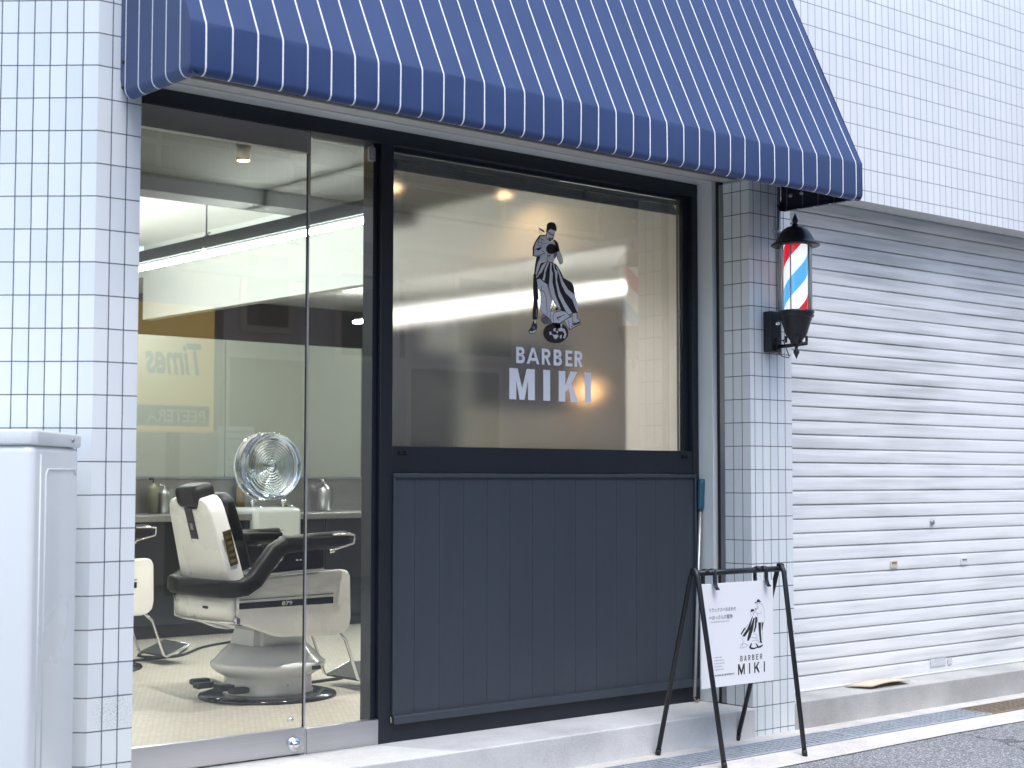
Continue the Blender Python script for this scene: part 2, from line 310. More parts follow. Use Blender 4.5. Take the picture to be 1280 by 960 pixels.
    def flat(s,pts,fn):
        """flat polygon (may be concave), tessellated; fn maps 2D to 3D"""
        tris=geometry.tessellate_polygon([[Vector((p[0],p[1],0)) for p in pts]])
        V=[s.bm.verts.new(fn(p)) for p in pts]
        for t in tris: s._f([V[i] for i in t])
        return s
    def build(s,name,mats,parent=None,loc=None,auto=None):
        me=bpy.data.meshes.new(name); s.bm.normal_update(); s.bm.to_mesh(me); s.bm.free()
        for m in (mats if isinstance(mats,(list,tuple)) else [mats]): me.materials.append(m)
        o=bpy.data.objects.new(name,me); COL.objects.link(o)
        if parent is not None: o.parent=parent
        if loc is not None: o.location=loc
        if auto: 
            for p in me.polygons: p.use_smooth=True
            me.set_sharp_from_angle(angle=rad(auto))
        return o
def tag(o,label,cat,group=None,kind=None):
    if label: o['label']=label
    if cat: o['category']=cat
    if group: o['group']=group
    if kind: o['kind']=kind
    return o
def thing(name,loc,label,cat,group=None,rz=0.):
    o=bpy.data.objects.new(name,None); COL.objects.link(o); o.location=loc; o.rotation_euler=(0,0,rz); o.empty_display_size=.1
    return tag(o,label,cat,group)
def structure(o,label=None): o['kind']='structure'; 
def copy_tree(o,parent=None):
    c=o.copy(); COL.objects.link(c)
    if parent is not None: c.parent=parent
    for ch in [k for k in bpy.data.objects if k.parent==o]: copy_tree(ch,c)
    return c
def text_mesh(name,body,w,h,fn,mat,parent,bold=0.,shear=0.):
    cu=bpy.data.curves.new(name,'FONT'); cu.body=body; cu.size=1; cu.offset=bold; cu.shear=shear; cu.resolution_u=4
    ob=bpy.data.objects.new(name,cu); COL.objects.link(ob)
    bpy.context.view_layer.update()
    dg=bpy.context.evaluated_depsgraph_get(); me=bpy.data.meshes.new_from_object(ob.evaluated_get(dg))
    bpy.data.objects.remove(ob); bpy.data.curves.remove(cu)
    xs=[v.co.x for v in me.vertices]; ys=[v.co.y for v in me.vertices]
    x0,x1,y0,y1=min(xs),max(xs),min(ys),max(ys)
    for v in me.vertices: v.co=Vector(fn(((v.co.x-x0)/(x1-x0)*w,(v.co.y-y0)/(y1-y0)*h)))
    me.materials.append(mat); o=bpy.data.objects.new(name,me); COL.objects.link(o)
    if parent is not None: o.parent=parent
    return o
def glyph(ch_,w,h,t):
    """outline loops (outer first, then holes) of a plain block letter"""
    c=min(w*.45,h*.22)
    if ch_=='I': return [[(0,0),(w,0),(w,h),(0,h)]]
    if ch_=='E':
        a=t*.92; return [[(0,0),(w,0),(w,a),(t,a),(t,h/2-a/2),(w*.9,h/2-a/2),(w*.9,h/2+a/2),(t,h/2+a/2),(t,h-a),(w,h-a),(w,h),(0,h)]]
    if ch_=='M':
        v=t*.98; return [[(0,0),(v,0),(v,h*.62),(w*.5-t*.36,0),(w*.5+t*.36,0),(w-v,h*.62),(w-v,0),(w,0),(w,h),(w-t*1.18,h),(w*.5,h*.36),(t*1.18,h),(0,h)]]
    if ch_=='K':
        return [[(0,0),(t,0),(t,h*.33),(t*1.55,h*.43),(w-t*1.12,0),(w,0),(w*.5+t*.42,h*.60),(w*.97,h),(w*.97-t*1.12,h),(t,h*.53),(t,h),(0,h)]]
    if ch_=='A':
        return [[(0,0),(t,0),(w*.5-(w*.5-t*.5)*.52,h*.22) if False else (t*1.0+w*.06,h*.20),(w-t-w*.06,h*.20),(w-t,0),(w,0),(w*.5+t*.55,h),(w*.5-t*.55,h)],[(w*.5-w*.14,h*.20+t*.85),(w*.5+w*.14,h*.20+t*.85),(w*.5,h*.80)]]
    def arc(cx,cy,rx,ry,a0,a1,n=6): return [(cx+rx*math.cos(math.radians(a0+(a1-a0)*k/n)),cy+ry*math.sin(math.radians(a0+(a1-a0)*k/n))) for k in range(n+1)]
    a=t*.9; m=h*.53
    def bowl(y0,y1,wd):
        r=(y1-y0)/2; rx=min(r,wd*.5); return arc(wd-rx,(y0+y1)/2,rx,r,-90,90,8)
    if ch_=='B':
        o=[(0,0)]+bowl(0,m+a*.2,w)+bowl(m-a*.2,h,w*.95)+[(0,h)]
        return [o,[(t,a)]+bowl(a,m-a*.5,w-t)+[(t,m-a*.5)],[(t,m+a*.5)]+bowl(m+a*.5,h-a,w*.95-t)+[(t,h-a)]]
    if ch_=='R':
        o=[(0,0),(t,0),(t,h*.40),(w*.42,h*.40),(w-t*1.08,0),(w,0),(w*.68,h*.43)]+bowl(h*.40,h,w*.96)[2:]+[(0,h)]
        return [o,[(t,h*.40+a)]+bowl(h*.40+a,h-a,w*.96-t)+[(t,h-a)]]
def block_letters(name,spec,h,t,fn,mat,parent):
    """spec: list of (letter, x, width)"""
    mb=MB()
    for c,x,w in spec:
        loops=glyph(c,w,h,t if c!='I' else w); flat=[p for l in loops for p in l]
        tris=geometry.tessellate_polygon([[Vector((p[0],p[1],0)) for p in l] for l in loops])
        V=[mb.bm.verts.new(fn((p[0]+x,p[1]))) for p in flat]
        for q in tris: mb._f([V[i] for i in q])
    return mb.build(name,mat,parent)
def quad_uv(mb,p0,p1,z0,z1,u0,u1,voff=0.):
    """vertical wall piece from p0 to p1 (xy), UVs in metres"""
    mb.quad([(p0[0],p0[1],z0),(p1[0],p1[1],z0),(p1[0],p1[1],z1),(p0[0],p0[1],z1)],[(u0,z0-voff),(u1,z0-voff),(u1,z1-voff),(u0,z1-voff)])
WINDOW_ART=[('p','light',0,[(2.097,1.837),(2.135,1.842),(2.161,1.816),(2.179,1.824),(2.198,1.815),(2.209,1.785),(2.226,1.75),(2.224,1.733),(2.209,1.73),(2.198,1.751),(2.192,1.772),(2.176,1.733),(2.141,1.733),(2.106,1.726),(2.079,1.674),(2.07,1.682),(2.083,1.748),(2.065,1.749),(2.061,1.765),(2.063,1.784),(2.074,1.807)],0.0),('p','black',1,[(2.137,1.843),(2.099,1.838),(2.074,1.808),(2.062,1.784),(2.062,1.749),(2.081,1.747),(2.08,1.751),(2.067,1.753),(2.068,1.775),(2.078,1.803),(2.104,1.833),(2.135,1.838)],0.0),('p','black',1,[(2.082,1.748),(2.103,1.753),(2.1,1.741),(2.088,1.724),(2.084,1.707),(2.078,1.68),(2.076,1.665),(2.065,1.665),(2.069,1.668),(2.071,1.695)],0.0),('p','black',1,[(2.139,1.886),(2.149,1.894),(2.165,1.898),(2.181,1.896),(2.191,1.885),(2.193,1.866),(2.187,1.863),(2.176,1.866),(2.161,1.869),(2.149,1.863),(2.142,1.852),(2.141,1.838),(2.135,1.841),(2.135,1.86)],0.0),('p','light',1,[(2.143,1.852),(2.151,1.864),(2.161,1.869),(2.184,1.863),(2.182,1.847),(2.174,1.829),(2.161,1.821),(2.147,1.829),(2.142,1.841)],0.0),('p','black',2,[(2.147,1.858),(2.16,1.854),(2.159,1.844),(2.147,1.847)],0.0),('p','black',2,[(2.164,1.851),(2.178,1.85),(2.176,1.841),(2.164,1.843)],0.0),('p','light',3,[(2.15,1.854),(2.157,1.852),(2.156,1.847),(2.15,1.849)],0.0),('p','light',3,[(2.167,1.849),(2.174,1.848),(2.173,1.844),(2.167,1.845)],0.0),('p','black',2,[(2.148,1.834),(2.161,1.832),(2.174,1.835),(2.17,1.824),(2.16,1.819),(2.149,1.825)],0.0),('p','light',3,[(2.166,1.829),(2.165,1.829),(2.165,1.828),(2.163,1.828),(2.162,1.827),(2.16,1.827),(2.159,1.827),(2.157,1.827),(2.156,1.827),(2.155,1.828),(2.155,1.828),(2.155,1.829),(2.156,1.829),(2.157,1.829),(2.159,1.83),(2.16,1.83),(2.162,1.83),(2.163,1.83),(2.165,1.83),(2.165,1.83)],0.0),('s','black',2,[(2.137,1.838),(2.141,1.825),(2.159,1.818),(2.176,1.822),(2.18,1.829)],0.00288),('p','black',1,[(2.09,1.87),(2.1,1.866),(2.121,1.86),(2.127,1.851),(2.119,1.851),(2.102,1.858)],0.0),('s','black',1,[(2.097,1.861),(2.101,1.849),(2.112,1.846)],0.0016),('s','black',1,[(2.18,1.826),(2.197,1.816),(2.207,1.784)],0.00417),('s','black',1,[(2.207,1.784),(2.226,1.75),(2.224,1.733),(2.211,1.729),(2.198,1.751),(2.193,1.771)],0.00256),('s','grey',1,[(2.094,1.825),(2.125,1.818)],0.00224),('s','grey',1,[(2.088,1.811),(2.119,1.803)],0.00224),('s','grey',1,[(2.085,1.797),(2.114,1.789)],0.00224),('s','grey',1,[(2.099,1.829),(2.09,1.795)],0.00224),('s','grey',1,[(2.112,1.827),(2.105,1.788)],0.00224),('s','grey',1,[(2.121,1.809),(2.132,1.805)],0.00224),('p','black',1,[(2.074,1.777),(2.099,1.788),(2.111,1.786),(2.094,1.774)],0.0),('p','black',1,[(2.176,1.825),(2.198,1.814),(2.207,1.784),(2.201,1.781),(2.187,1.802)],0.0),('s','black',1,[(2.07,1.779),(2.067,1.752),(2.081,1.75),(2.106,1.757),(2.125,1.766)],0.00256),('p','light',2,[(2.141,1.771),(2.14,1.769),(2.139,1.768),(2.137,1.766),(2.134,1.765),(2.131,1.764),(2.128,1.764),(2.125,1.765),(2.123,1.766),(2.122,1.768),(2.122,1.769),(2.122,1.771),(2.123,1.773),(2.125,1.775),(2.128,1.776),(2.131,1.776),(2.134,1.776),(2.137,1.776),(2.139,1.775),(2.14,1.773)],0.0),('s','black',2,[(2.111,1.775),(2.125,1.771),(2.125,1.761)],0.00192),('p','dark',2,[(2.194,1.79),(2.193,1.783),(2.188,1.777),(2.182,1.772),(2.173,1.768),(2.164,1.766),(2.155,1.766),(2.146,1.768),(2.14,1.772),(2.135,1.778),(2.134,1.784),(2.135,1.791),(2.14,1.797),(2.146,1.803),(2.155,1.807),(2.164,1.809),(2.173,1.808),(2.182,1.806),(2.188,1.802),(2.193,1.797)],0.0),('p','dark',2,[(2.183,1.804),(2.198,1.789),(2.198,1.778),(2.179,1.771)],0.0),('p','black',2,[(2.205,1.784),(2.205,1.783),(2.204,1.782),(2.202,1.78),(2.2,1.78),(2.198,1.779),(2.196,1.779),(2.194,1.78),(2.192,1.78),(2.191,1.782),(2.191,1.783),(2.191,1.784),(2.192,1.786),(2.194,1.787),(2.196,1.788),(2.198,1.788),(2.2,1.788),(2.202,1.788),(2.204,1.787),(2.205,1.786)],0.0),('s','black',1,[(2.142,1.767),(2.141,1.734)],0.00256),('p','grey',1,[(2.179,1.771),(2.195,1.775),(2.187,1.75),(2.176,1.754)],0.0),('p','grey',1,[(2.146,1.762),(2.161,1.762),(2.15,1.749)],0.0),('p','black',2,[(2.141,1.734),(2.172,1.732),(2.194,1.723),(2.22,1.692),(2.228,1.675),(2.277,1.658),(2.29,1.638),(2.299,1.595),(2.315,1.56),(2.311,1.534),(2.294,1.535),(2.281,1.53),(2.254,1.519),(2.234,1.535),(2.215,1.539),(2.175,1.572),(2.143,1.64),(2.102,1.645),(2.078,1.653),(2.075,1.672),(2.081,1.674),(2.106,1.724)],0.0),('p','light',3,[(2.133,1.731),(2.138,1.731),(2.124,1.708),(2.109,1.685),(2.097,1.677),(2.082,1.66),(2.08,1.666),(2.09,1.675),(2.111,1.715)],0.0),('p','light',3,[(2.143,1.732),(2.151,1.731),(2.141,1.71),(2.13,1.684),(2.132,1.677),(2.125,1.653),(2.11,1.651),(2.119,1.669),(2.126,1.7)],0.0),('p','light',3,[(2.157,1.73),(2.165,1.729),(2.164,1.703),(2.171,1.687),(2.169,1.651),(2.184,1.6),(2.216,1.543),(2.201,1.543),(2.169,1.579),(2.149,1.633),(2.153,1.672),(2.154,1.686)],0.0),('p','light',3,[(2.17,1.729),(2.176,1.728),(2.184,1.705),(2.197,1.695),(2.194,1.662),(2.21,1.615),(2.239,1.574),(2.279,1.532),(2.255,1.521),(2.232,1.551),(2.202,1.595),(2.188,1.646),(2.183,1.688)],0.0),('p','light',3,[(2.186,1.722),(2.198,1.712),(2.21,1.693),(2.228,1.659),(2.257,1.627),(2.291,1.61),(2.315,1.557),(2.31,1.535),(2.299,1.549),(2.279,1.587),(2.241,1.613),(2.219,1.645),(2.203,1.689)],0.0),('p','light',4,[(2.082,1.655),(2.102,1.661),(2.14,1.642),(2.154,1.614),(2.169,1.579),(2.156,1.549),(2.159,1.53),(2.18,1.528),(2.219,1.537),(2.239,1.535),(2.267,1.518),(2.18,1.469),(2.158,1.495),(2.119,1.517),(2.104,1.529),(2.102,1.609),(2.087,1.628)],0.0),('s','black',5,[(2.082,1.655),(2.087,1.628),(2.102,1.609),(2.104,1.529),(2.119,1.517),(2.158,1.495),(2.18,1.469),(2.267,1.518),(2.239,1.535),(2.219,1.537),(2.18,1.528)],0.00224),('s','black',5,[(2.082,1.655),(2.102,1.661),(2.14,1.642),(2.154,1.614),(2.169,1.579)],0.00224),('s','black',5,[(2.111,1.633),(2.107,1.612),(2.123,1.608),(2.134,1.586),(2.14,1.515)],0.00224),('s','black',5,[(2.107,1.612),(2.097,1.616)],0.00224),('s','black',5,[(2.14,1.635),(2.16,1.585),(2.164,1.566),(2.153,1.545),(2.16,1.497)],0.00224),('s','black',5,[(2.18,1.528),(2.171,1.511),(2.177,1.472)],0.00224),('s','black',5,[(2.16,1.53),(2.18,1.57),(2.191,1.555),(2.18,1.534)],0.00224),('s','black',5,[(2.191,1.555),(2.21,1.54)],0.00224),('s','black',5,[(2.102,1.658),(2.123,1.647),(2.143,1.64)],0.00224),('s','black',5,[(2.191,1.506),(2.237,1.522)],0.00224),('p','black',5,[(2.184,1.541),(2.195,1.55),(2.201,1.54),(2.188,1.535)],0.0),('s','black',5,[(2.193,1.505),(2.215,1.512)],0.00385),('s','black',5,[(2.197,1.503),(2.201,1.496),(2.206,1.5)],0.0016),('p','light',4,[(2.237,1.499),(2.272,1.513),(2.319,1.513),(2.324,1.49),(2.265,1.462),(2.251,1.474)],0.0),('s','black',5,[(2.237,1.496),(2.25,1.474),(2.265,1.462),(2.324,1.49),(2.319,1.511)],0.00256),('s','black',5,[(2.254,1.502),(2.265,1.463)],0.00256),('s','black',5,[(2.272,1.475),(2.324,1.495)],0.00256),('p','light',5,[(2.279,1.53),(2.304,1.533),(2.304,1.512),(2.322,1.505),(2.318,1.493),(2.29,1.493),(2.277,1.505)],0.0),('s','black',6,[(2.279,1.53),(2.281,1.509),(2.277,1.497),(2.294,1.493)],0.00224),('s','black',6,[(2.304,1.533),(2.304,1.512),(2.322,1.504)],0.00224),('p','black',6,[(2.277,1.492),(2.294,1.49),(2.32,1.501),(2.319,1.491),(2.294,1.484),(2.279,1.484)],0.0),('p','dark',4,[(2.256,1.448),(2.255,1.438),(2.25,1.429),(2.241,1.421),(2.23,1.413),(2.217,1.407),(2.202,1.403),(2.187,1.402),(2.172,1.402),(2.157,1.404),(2.144,1.408),(2.133,1.414),(2.125,1.422),(2.12,1.43),(2.118,1.44),(2.12,1.449),(2.125,1.458),(2.133,1.467),(2.144,1.474),(2.157,1.48),(2.172,1.484),(2.187,1.486),(2.202,1.486),(2.217,1.484),(2.23,1.48),(2.241,1.474),(2.25,1.466),(2.255,1.457)],0.0),('p','light',5,[(2.197,1.46),(2.219,1.469),(2.237,1.461),(2.246,1.441),(2.237,1.423),(2.227,1.426),(2.235,1.443),(2.223,1.454),(2.207,1.451)],0.0),('p','light',5,[(2.166,1.439),(2.179,1.435),(2.196,1.438),(2.203,1.431),(2.186,1.417),(2.177,1.422)],0.0),('p','light',5,[(2.174,1.46),(2.187,1.465),(2.185,1.449),(2.173,1.451)],0.0),('p','light',5,[(2.15,1.444),(2.16,1.449),(2.166,1.436),(2.154,1.433)],0.0),('p','light',5,[(2.21,1.435),(2.22,1.439),(2.219,1.424),(2.209,1.422)],0.0),('p','light',5,[(2.19,1.452),(2.201,1.454),(2.197,1.443),(2.189,1.444)],0.0),('p','light',5,[(2.212,1.483),(2.224,1.485),(2.221,1.472),(2.214,1.468)],0.0),('p','black',4,[(2.18,1.469),(2.223,1.488),(2.228,1.476),(2.184,1.46)],0.0),('p','grey',4,[(2.11,1.5),(2.136,1.513),(2.161,1.494),(2.159,1.481),(2.128,1.475),(2.111,1.486)],0.0),('s','black',5,[(2.123,1.517),(2.11,1.502),(2.111,1.486),(2.128,1.475)],0.00256),('s','black',5,[(2.119,1.503),(2.136,1.496),(2.14,1.48)],0.00192),('p','black',2,[(2.065,1.677),(2.078,1.679),(2.087,1.624),(2.096,1.578),(2.089,1.571),(2.091,1.531),(2.085,1.492),(2.063,1.491),(2.06,1.503),(2.065,1.562),(2.063,1.619)],0.0),('s','light',3,[(2.082,1.534),(2.08,1.502)],0.0016),('s','brown',3,[(2.074,1.594),(2.076,1.549),(2.069,1.504)],0.00192),('p','black',3,[(2.063,1.483),(2.078,1.488),(2.086,1.463),(2.081,1.447),(2.068,1.434),(2.043,1.434),(2.038,1.442),(2.055,1.461)],0.0),('p','light',4,[(2.045,1.443),(2.059,1.442),(2.079,1.45),(2.078,1.445),(2.067,1.437),(2.044,1.436)],0.0),('p','light',4,[(2.068,1.485),(2.077,1.488),(2.078,1.476),(2.072,1.475)],0.0),('p','grey',4,[(2.059,1.462),(2.072,1.466),(2.076,1.453),(2.065,1.448)],0.0)]
BOARD_ART=[('p','black',0,[(2.772,0.355),(2.775,0.362),(2.78,0.366),(2.788,0.366),(2.795,0.358),(2.803,0.354),(2.776,0.354)],0.0),('p','black',0,[(2.76,0.355),(2.772,0.356),(2.771,0.351),(2.762,0.351)],0.0),('s','grey',0,[(2.776,0.347),(2.789,0.349),(2.809,0.343),(2.819,0.321),(2.82,0.273)],0.00172),('s','grey',0,[(2.776,0.353),(2.774,0.338),(2.776,0.329)],0.00172),('s','grey',0,[(2.758,0.319),(2.776,0.31),(2.8,0.308),(2.8,0.317)],0.00172),('s','grey',0,[(2.776,0.308),(2.78,0.294),(2.779,0.274)],0.00172),('s','grey',0,[(2.779,0.274),(2.818,0.272)],0.00172),('s','grey',0,[(2.776,0.345),(2.784,0.331),(2.772,0.326)],0.00172),('p','grey',0,[(2.776,0.341),(2.783,0.338),(2.78,0.333)],0.0),('p','grey',0,[(2.769,0.289),(2.78,0.289),(2.78,0.275),(2.77,0.276)],0.0),('p','grey',0,[(2.762,0.332),(2.776,0.33),(2.772,0.322),(2.76,0.324)],0.0),('p','black',0,[(2.735,0.32),(2.739,0.328),(2.754,0.329),(2.76,0.321),(2.751,0.32),(2.743,0.317)],0.0),('s','grey',0,[(2.737,0.318),(2.737,0.307),(2.747,0.301)],0.00144),('s','black',0,[(2.755,0.317),(2.755,0.306)],0.00201),('p','black',0,[(2.674,0.234),(2.696,0.257),(2.707,0.256),(2.68,0.231)],0.0),('p','black',0,[(2.684,0.225),(2.714,0.252),(2.744,0.298),(2.75,0.3),(2.73,0.249),(2.7,0.222)],0.0),('p','black',0,[(2.715,0.216),(2.728,0.247),(2.753,0.293),(2.761,0.293),(2.75,0.248),(2.734,0.217),(2.722,0.204),(2.714,0.205)],0.0),('p','black',0,[(2.764,0.299),(2.776,0.293),(2.77,0.257),(2.759,0.236),(2.752,0.237),(2.761,0.263)],0.0),('s','black',0,[(2.718,0.269),(2.706,0.256)],0.00172),('s','grey',0,[(2.735,0.283),(2.744,0.298)],0.00144),('p','black',0,[(2.781,0.273),(2.799,0.272),(2.798,0.234),(2.801,0.198),(2.806,0.19),(2.792,0.192),(2.787,0.224)],0.0),('p','black',0,[(2.803,0.271),(2.815,0.271),(2.81,0.255),(2.805,0.234),(2.802,0.256)],0.0),('s','grey',0,[(2.807,0.234),(2.805,0.197)],0.0023),('p','black',0,[(2.725,0.178),(2.736,0.194),(2.743,0.193),(2.737,0.178),(2.758,0.174),(2.774,0.178),(2.763,0.192),(2.77,0.19),(2.785,0.178),(2.807,0.184),(2.809,0.178),(2.791,0.172),(2.774,0.173),(2.758,0.169),(2.735,0.17)],0.0),('s','grey',0,[(2.686,0.22),(2.69,0.199),(2.673,0.19),(2.673,0.179),(2.693,0.179),(2.717,0.187)],0.00172),('s','grey',0,[(2.679,0.192),(2.693,0.196),(2.713,0.19)],0.00172),('s','grey',0,[(2.724,0.215),(2.738,0.217),(2.77,0.212),(2.786,0.193)],0.00172),('s','grey',0,[(2.754,0.232),(2.771,0.226),(2.774,0.209)],0.00172),('s','grey',0,[(2.742,0.201),(2.758,0.205),(2.774,0.199)],0.00172),('s','grey',0,[(2.687,0.184),(2.681,0.194)],0.00172)]
# ------------------------------------------------------------------ materials that need their own graph
def shutter_mat():
    m,nt,out=new_mat('white_shutter_paint'); b=N(nt,'ShaderNodeBsdfPrincipled'); nt.links.new(b.outputs[0],out.inputs[0])
    tc=N(nt,'ShaderNodeTexCoord'); mp=N(nt,'ShaderNodeMapping'); mp.inputs['Scale'].default_value=(1.6,1,34); nt.links.new(tc.outputs['Object'],mp.inputs[0])
    n=N(nt,'ShaderNodeTexNoise'); n.inputs['Scale'].default_value=1; n.inputs['Detail'].default_value=7; nt.links.new(mp.outputs[0],n.inputs['Vector'])
    n2=N(nt,'ShaderNodeTexNoise'); n2.inputs['Scale'].default_value=1.1; n2.inputs['Detail'].default_value=3; nt.links.new(tc.outputs['Object'],n2.inputs['Vector'])
    mu=N(nt,'ShaderNodeMath',operation='MULTIPLY'); nt.links.new(n.outputs[0],mu.inputs[0]); nt.links.new(n2.outputs[0],mu.inputs[1])
    cr=N(nt,'ShaderNodeValToRGB'); e=cr.color_ramp.elements; e[0].position=.20; e[0].color=(.88,.895,.90,1); e[1].position=.44; e[1].color=(.57,.59,.59,1); nt.links.new(mu.outputs[0],cr.inputs[0])
    nt.links.new(cr.outputs[0],b.inputs['Base Color']); b.inputs['Roughness'].default_value=.42; return m
def pole_mat():
    m,nt,out=new_mat('spiral_stripes'); b=N(nt,'ShaderNodeBsdfPrincipled'); nt.links.new(b.outputs[0],out.inputs[0])
    tc=N(nt,'ShaderNodeTexCoord'); sp=N(nt,'ShaderNodeSeparateXYZ'); nt.links.new(tc.outputs['Object'],sp.inputs[0])
    at=N(nt,'ShaderNodeMath',operation='ARCTAN2'); nt.links.new(sp.outputs[1],at.inputs[0]); nt.links.new(sp.outputs[0],at.inputs[1])
    d1=N(nt,'ShaderNodeMath',operation='DIVIDE'); nt.links.new(at.outputs[0],d1.inputs[0]); d1.inputs[1].default_value=2*math.pi
    d2=N(nt,'ShaderNodeMath',operation='DIVIDE'); nt.links.new(sp.outputs[2],d2.inputs[0]); d2.inputs[1].default_value=.345
    s=N(nt,'ShaderNodeMath',operation='SUBTRACT'); nt.links.new(d2.outputs[0],s.inputs[0]); nt.links.new(d1.outputs[0],s.inputs[1])
    a=N(nt,'ShaderNodeMath',operation='ADD'); nt.links.new(s.outputs[0],a.inputs[0]); a.inputs[1].default_value=POLE_PHASE
    f=N(nt,'ShaderNodeMath',operation='FRACT'); nt.links.new(a.outputs[0],f.inputs[0])
    cr=N(nt,'ShaderNodeValToRGB'); cr.color_ramp.interpolation='CONSTANT'; e=cr.color_ramp.elements
    e[0].position=0; e[0].color=(.62,.012,.03,1); e[1].position=.24; e[1].color=(.86,.87,.88,1)
    x=e.new(.50); x.color=(.10,.42,.78,1); x=e.new(.74); x.color=(.86,.87,.88,1)
    nt.links.new(f.outputs[0],cr.inputs[0]); nt.links.new(cr.outputs[0],b.inputs['Base Color']); b.inputs['Roughness'].default_value=.35
    nt.links.new(cr.outputs[0],b.inputs['Emission Color']); b.inputs['Emission Strength'].default_value=.42
    return m
POLE_PHASE=.30
M['shutter']=shutter_mat(); M['spiral']=pole_mat()
CA,SA=math.cos(.738590),math.sin(.738590)     # direction of the cut-off corner
def ch(s,off=0.):                              # point on the corner wall: s metres from its edge, off metres out
    return (-CA*s-SA*off, SA*s-CA*off)
# ================================================================== SETTING: ground
g=MB(); g.quad([(-60,-60,GZ-.019),(60,-60,GZ-.019),(60,.6,GZ-.019),(-60,.6,GZ-.019)]); g.mi=0
o=g.build('street',M['asphalt']); o['kind']='structure'
g=MB()
rnd=random.Random(3); n=90; xs=[-6+.2*i for i in range(n)]
for i in range(n-1):
    e0=-.43+.012*math.sin(xs[i]*2.1)+rnd.uniform(-.006,.006) if i==0 else e1
    e1=-.43+.012*math.sin(xs[i+1]*2.1)+rnd.uniform(-.008,.008)
    g.quad([(xs[i],e0,GZ-.015),(xs[i+1],e1,GZ-.015),(xs[i+1],-.280,GZ),(xs[i],-.280,GZ)])
    g.quad([(xs[i],-.280,GZ),(xs[i+1],-.280,GZ),(xs[i+1],-.272,GZ-.03),(xs[i],-.272,GZ-.03)])
    g.quad([(xs[i],-.075,GZ-.03),(xs[i+1],-.075,GZ-.03),(xs[i+1],-.073,GZ),(xs[i],-.073,GZ)])
    g.quad([(xs[i],-.073,GZ),(xs[i+1],-.073,GZ),(xs[i+1],.02,GZ+.002),(xs[i],.02,GZ+.002)])
o=g.build('kerb',M['kerb']); o['kind']='structure'
g=MB(); g.quad([(-6,-.2745,GZ-.0165),(12,-.2745,GZ-.0165),(12,-.074,GZ-.0165),(-6,-.074,GZ-.0165)])  # flat black sheet just below the gratings, its colour standing for the trench's shade
o=g.build('drain_channel_shade',M['rubber']); o['kind']='structure'
# drain gratings, one metre each
def grating(name,x0,L,mat,label):
    t=thing(name,(x0,-.1725,GZ),label,'drain grating','drain gratings along the doorstep')
    m=MB(); y0,y1=-.0985,.0965
    m.box((.004,y0,-.006),(L-.004,y0+.012,.003),.001,1); m.box((.004,y1-.012,-.006),(L-.004,y1,.003),.001,1)
    m.box((.004,y0+.012,-.006),(.012,y1-.012,.002)); m.box((L-.012,y0+.012,-.006),(L-.004,y1-.012,.002))
    m.build('rim',mat,t)
    m=MB()
    for k in range(6): 
        y=y0+.030+k*.0262; m.box((.012,y,-.010),(L-.012,y+.008,.0012))
    m.build('bearing_bars',mat,t)
    m=MB(); k=0; x=.024
    while x<L-.02:
        m.box((x,y0+.0125,-.008),(x+.006,y1-.0125,.0004)); x+=.040
    m.build('cross_bars',mat,t)
    return t
GL=['galvanised steel drain grating at the far left below the white outdoor unit','galvanised steel drain grating in front of the glass door','galvanised steel drain grating in front of the slate blue board wall','galvanised steel drain grating under the feet of the folding sign','galvanised steel drain grating just right of the tiled pillar foot','brownish rusty drain grating along the shutter plinth, nearest the pillar','brownish rusty drain grating along the shutter plinth, middle of three','brownish rusty drain grating along the shutter plinth, farthest down the street']
X0=-.62
for k,lb in enumerate(GL):
    grating('drain_grating',X0+k*.995,.995,M['galv'] if k<5 else M['rust'],lb)
# ================================================================== THE SHOP BUILDING
bd=thing('shop_building',(0,0,GZ),'white tiled corner building with a barber shop front and a roller shutter','building')
bd.location=(0,0,0)
# tiled walls -------------------------------------------------------
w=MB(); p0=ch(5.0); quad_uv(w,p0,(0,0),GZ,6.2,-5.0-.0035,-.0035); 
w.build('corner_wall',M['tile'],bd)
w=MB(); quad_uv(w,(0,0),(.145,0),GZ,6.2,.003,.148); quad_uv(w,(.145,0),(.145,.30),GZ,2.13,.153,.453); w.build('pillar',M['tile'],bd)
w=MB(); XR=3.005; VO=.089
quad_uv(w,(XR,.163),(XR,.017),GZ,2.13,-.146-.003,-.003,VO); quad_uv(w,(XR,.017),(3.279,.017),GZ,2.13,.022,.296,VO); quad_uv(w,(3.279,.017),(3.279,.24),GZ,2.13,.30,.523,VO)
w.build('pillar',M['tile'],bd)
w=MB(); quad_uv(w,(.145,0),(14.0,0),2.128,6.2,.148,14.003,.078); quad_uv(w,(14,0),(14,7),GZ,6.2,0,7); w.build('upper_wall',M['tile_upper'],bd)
w=MB(); bx=ch(5.0); w.prism([(0,0),(14,0),(14,7.6),(bx[0],7.6),(bx[0],bx[1])],'z',6.2,6.35); w.build('roof',M['concrete'],bd)
w=MB(); w.quad([(.147,.0,2.146),(3.002,.0,2.146),(3.002,.078,2.146),(.147,.078,2.146)],[(.148,.012),(3.0,.012),(3.0,.088),(.148,.088)]); w.quad([(.147,.0,2.146),(3.002,.0,2.146),(3.002,0,2.128),(.147,0,2.128)]); w.build('tiled_soffit',M['tile'],bd)
w=MB(); w.box((.147,.0785,2.143),(3.002,.099,2.150)); w.build('sealant_strip',pm('grey_sealant',(.10,.10,.10),.8,0,.2,9),bd)
w=MB()
for k in range(4): w.box((.147,.1045+.0172*k,2.141),(3.002,.1045+.0172*k+.0155,2.150),.001,1)
w.build('soffit',M['soffit'],bd)
w=MB(); w.box((3.28,.003,2.130),(9.0,.135,2.145)); w.build('soffit',M['soffit'],bd)
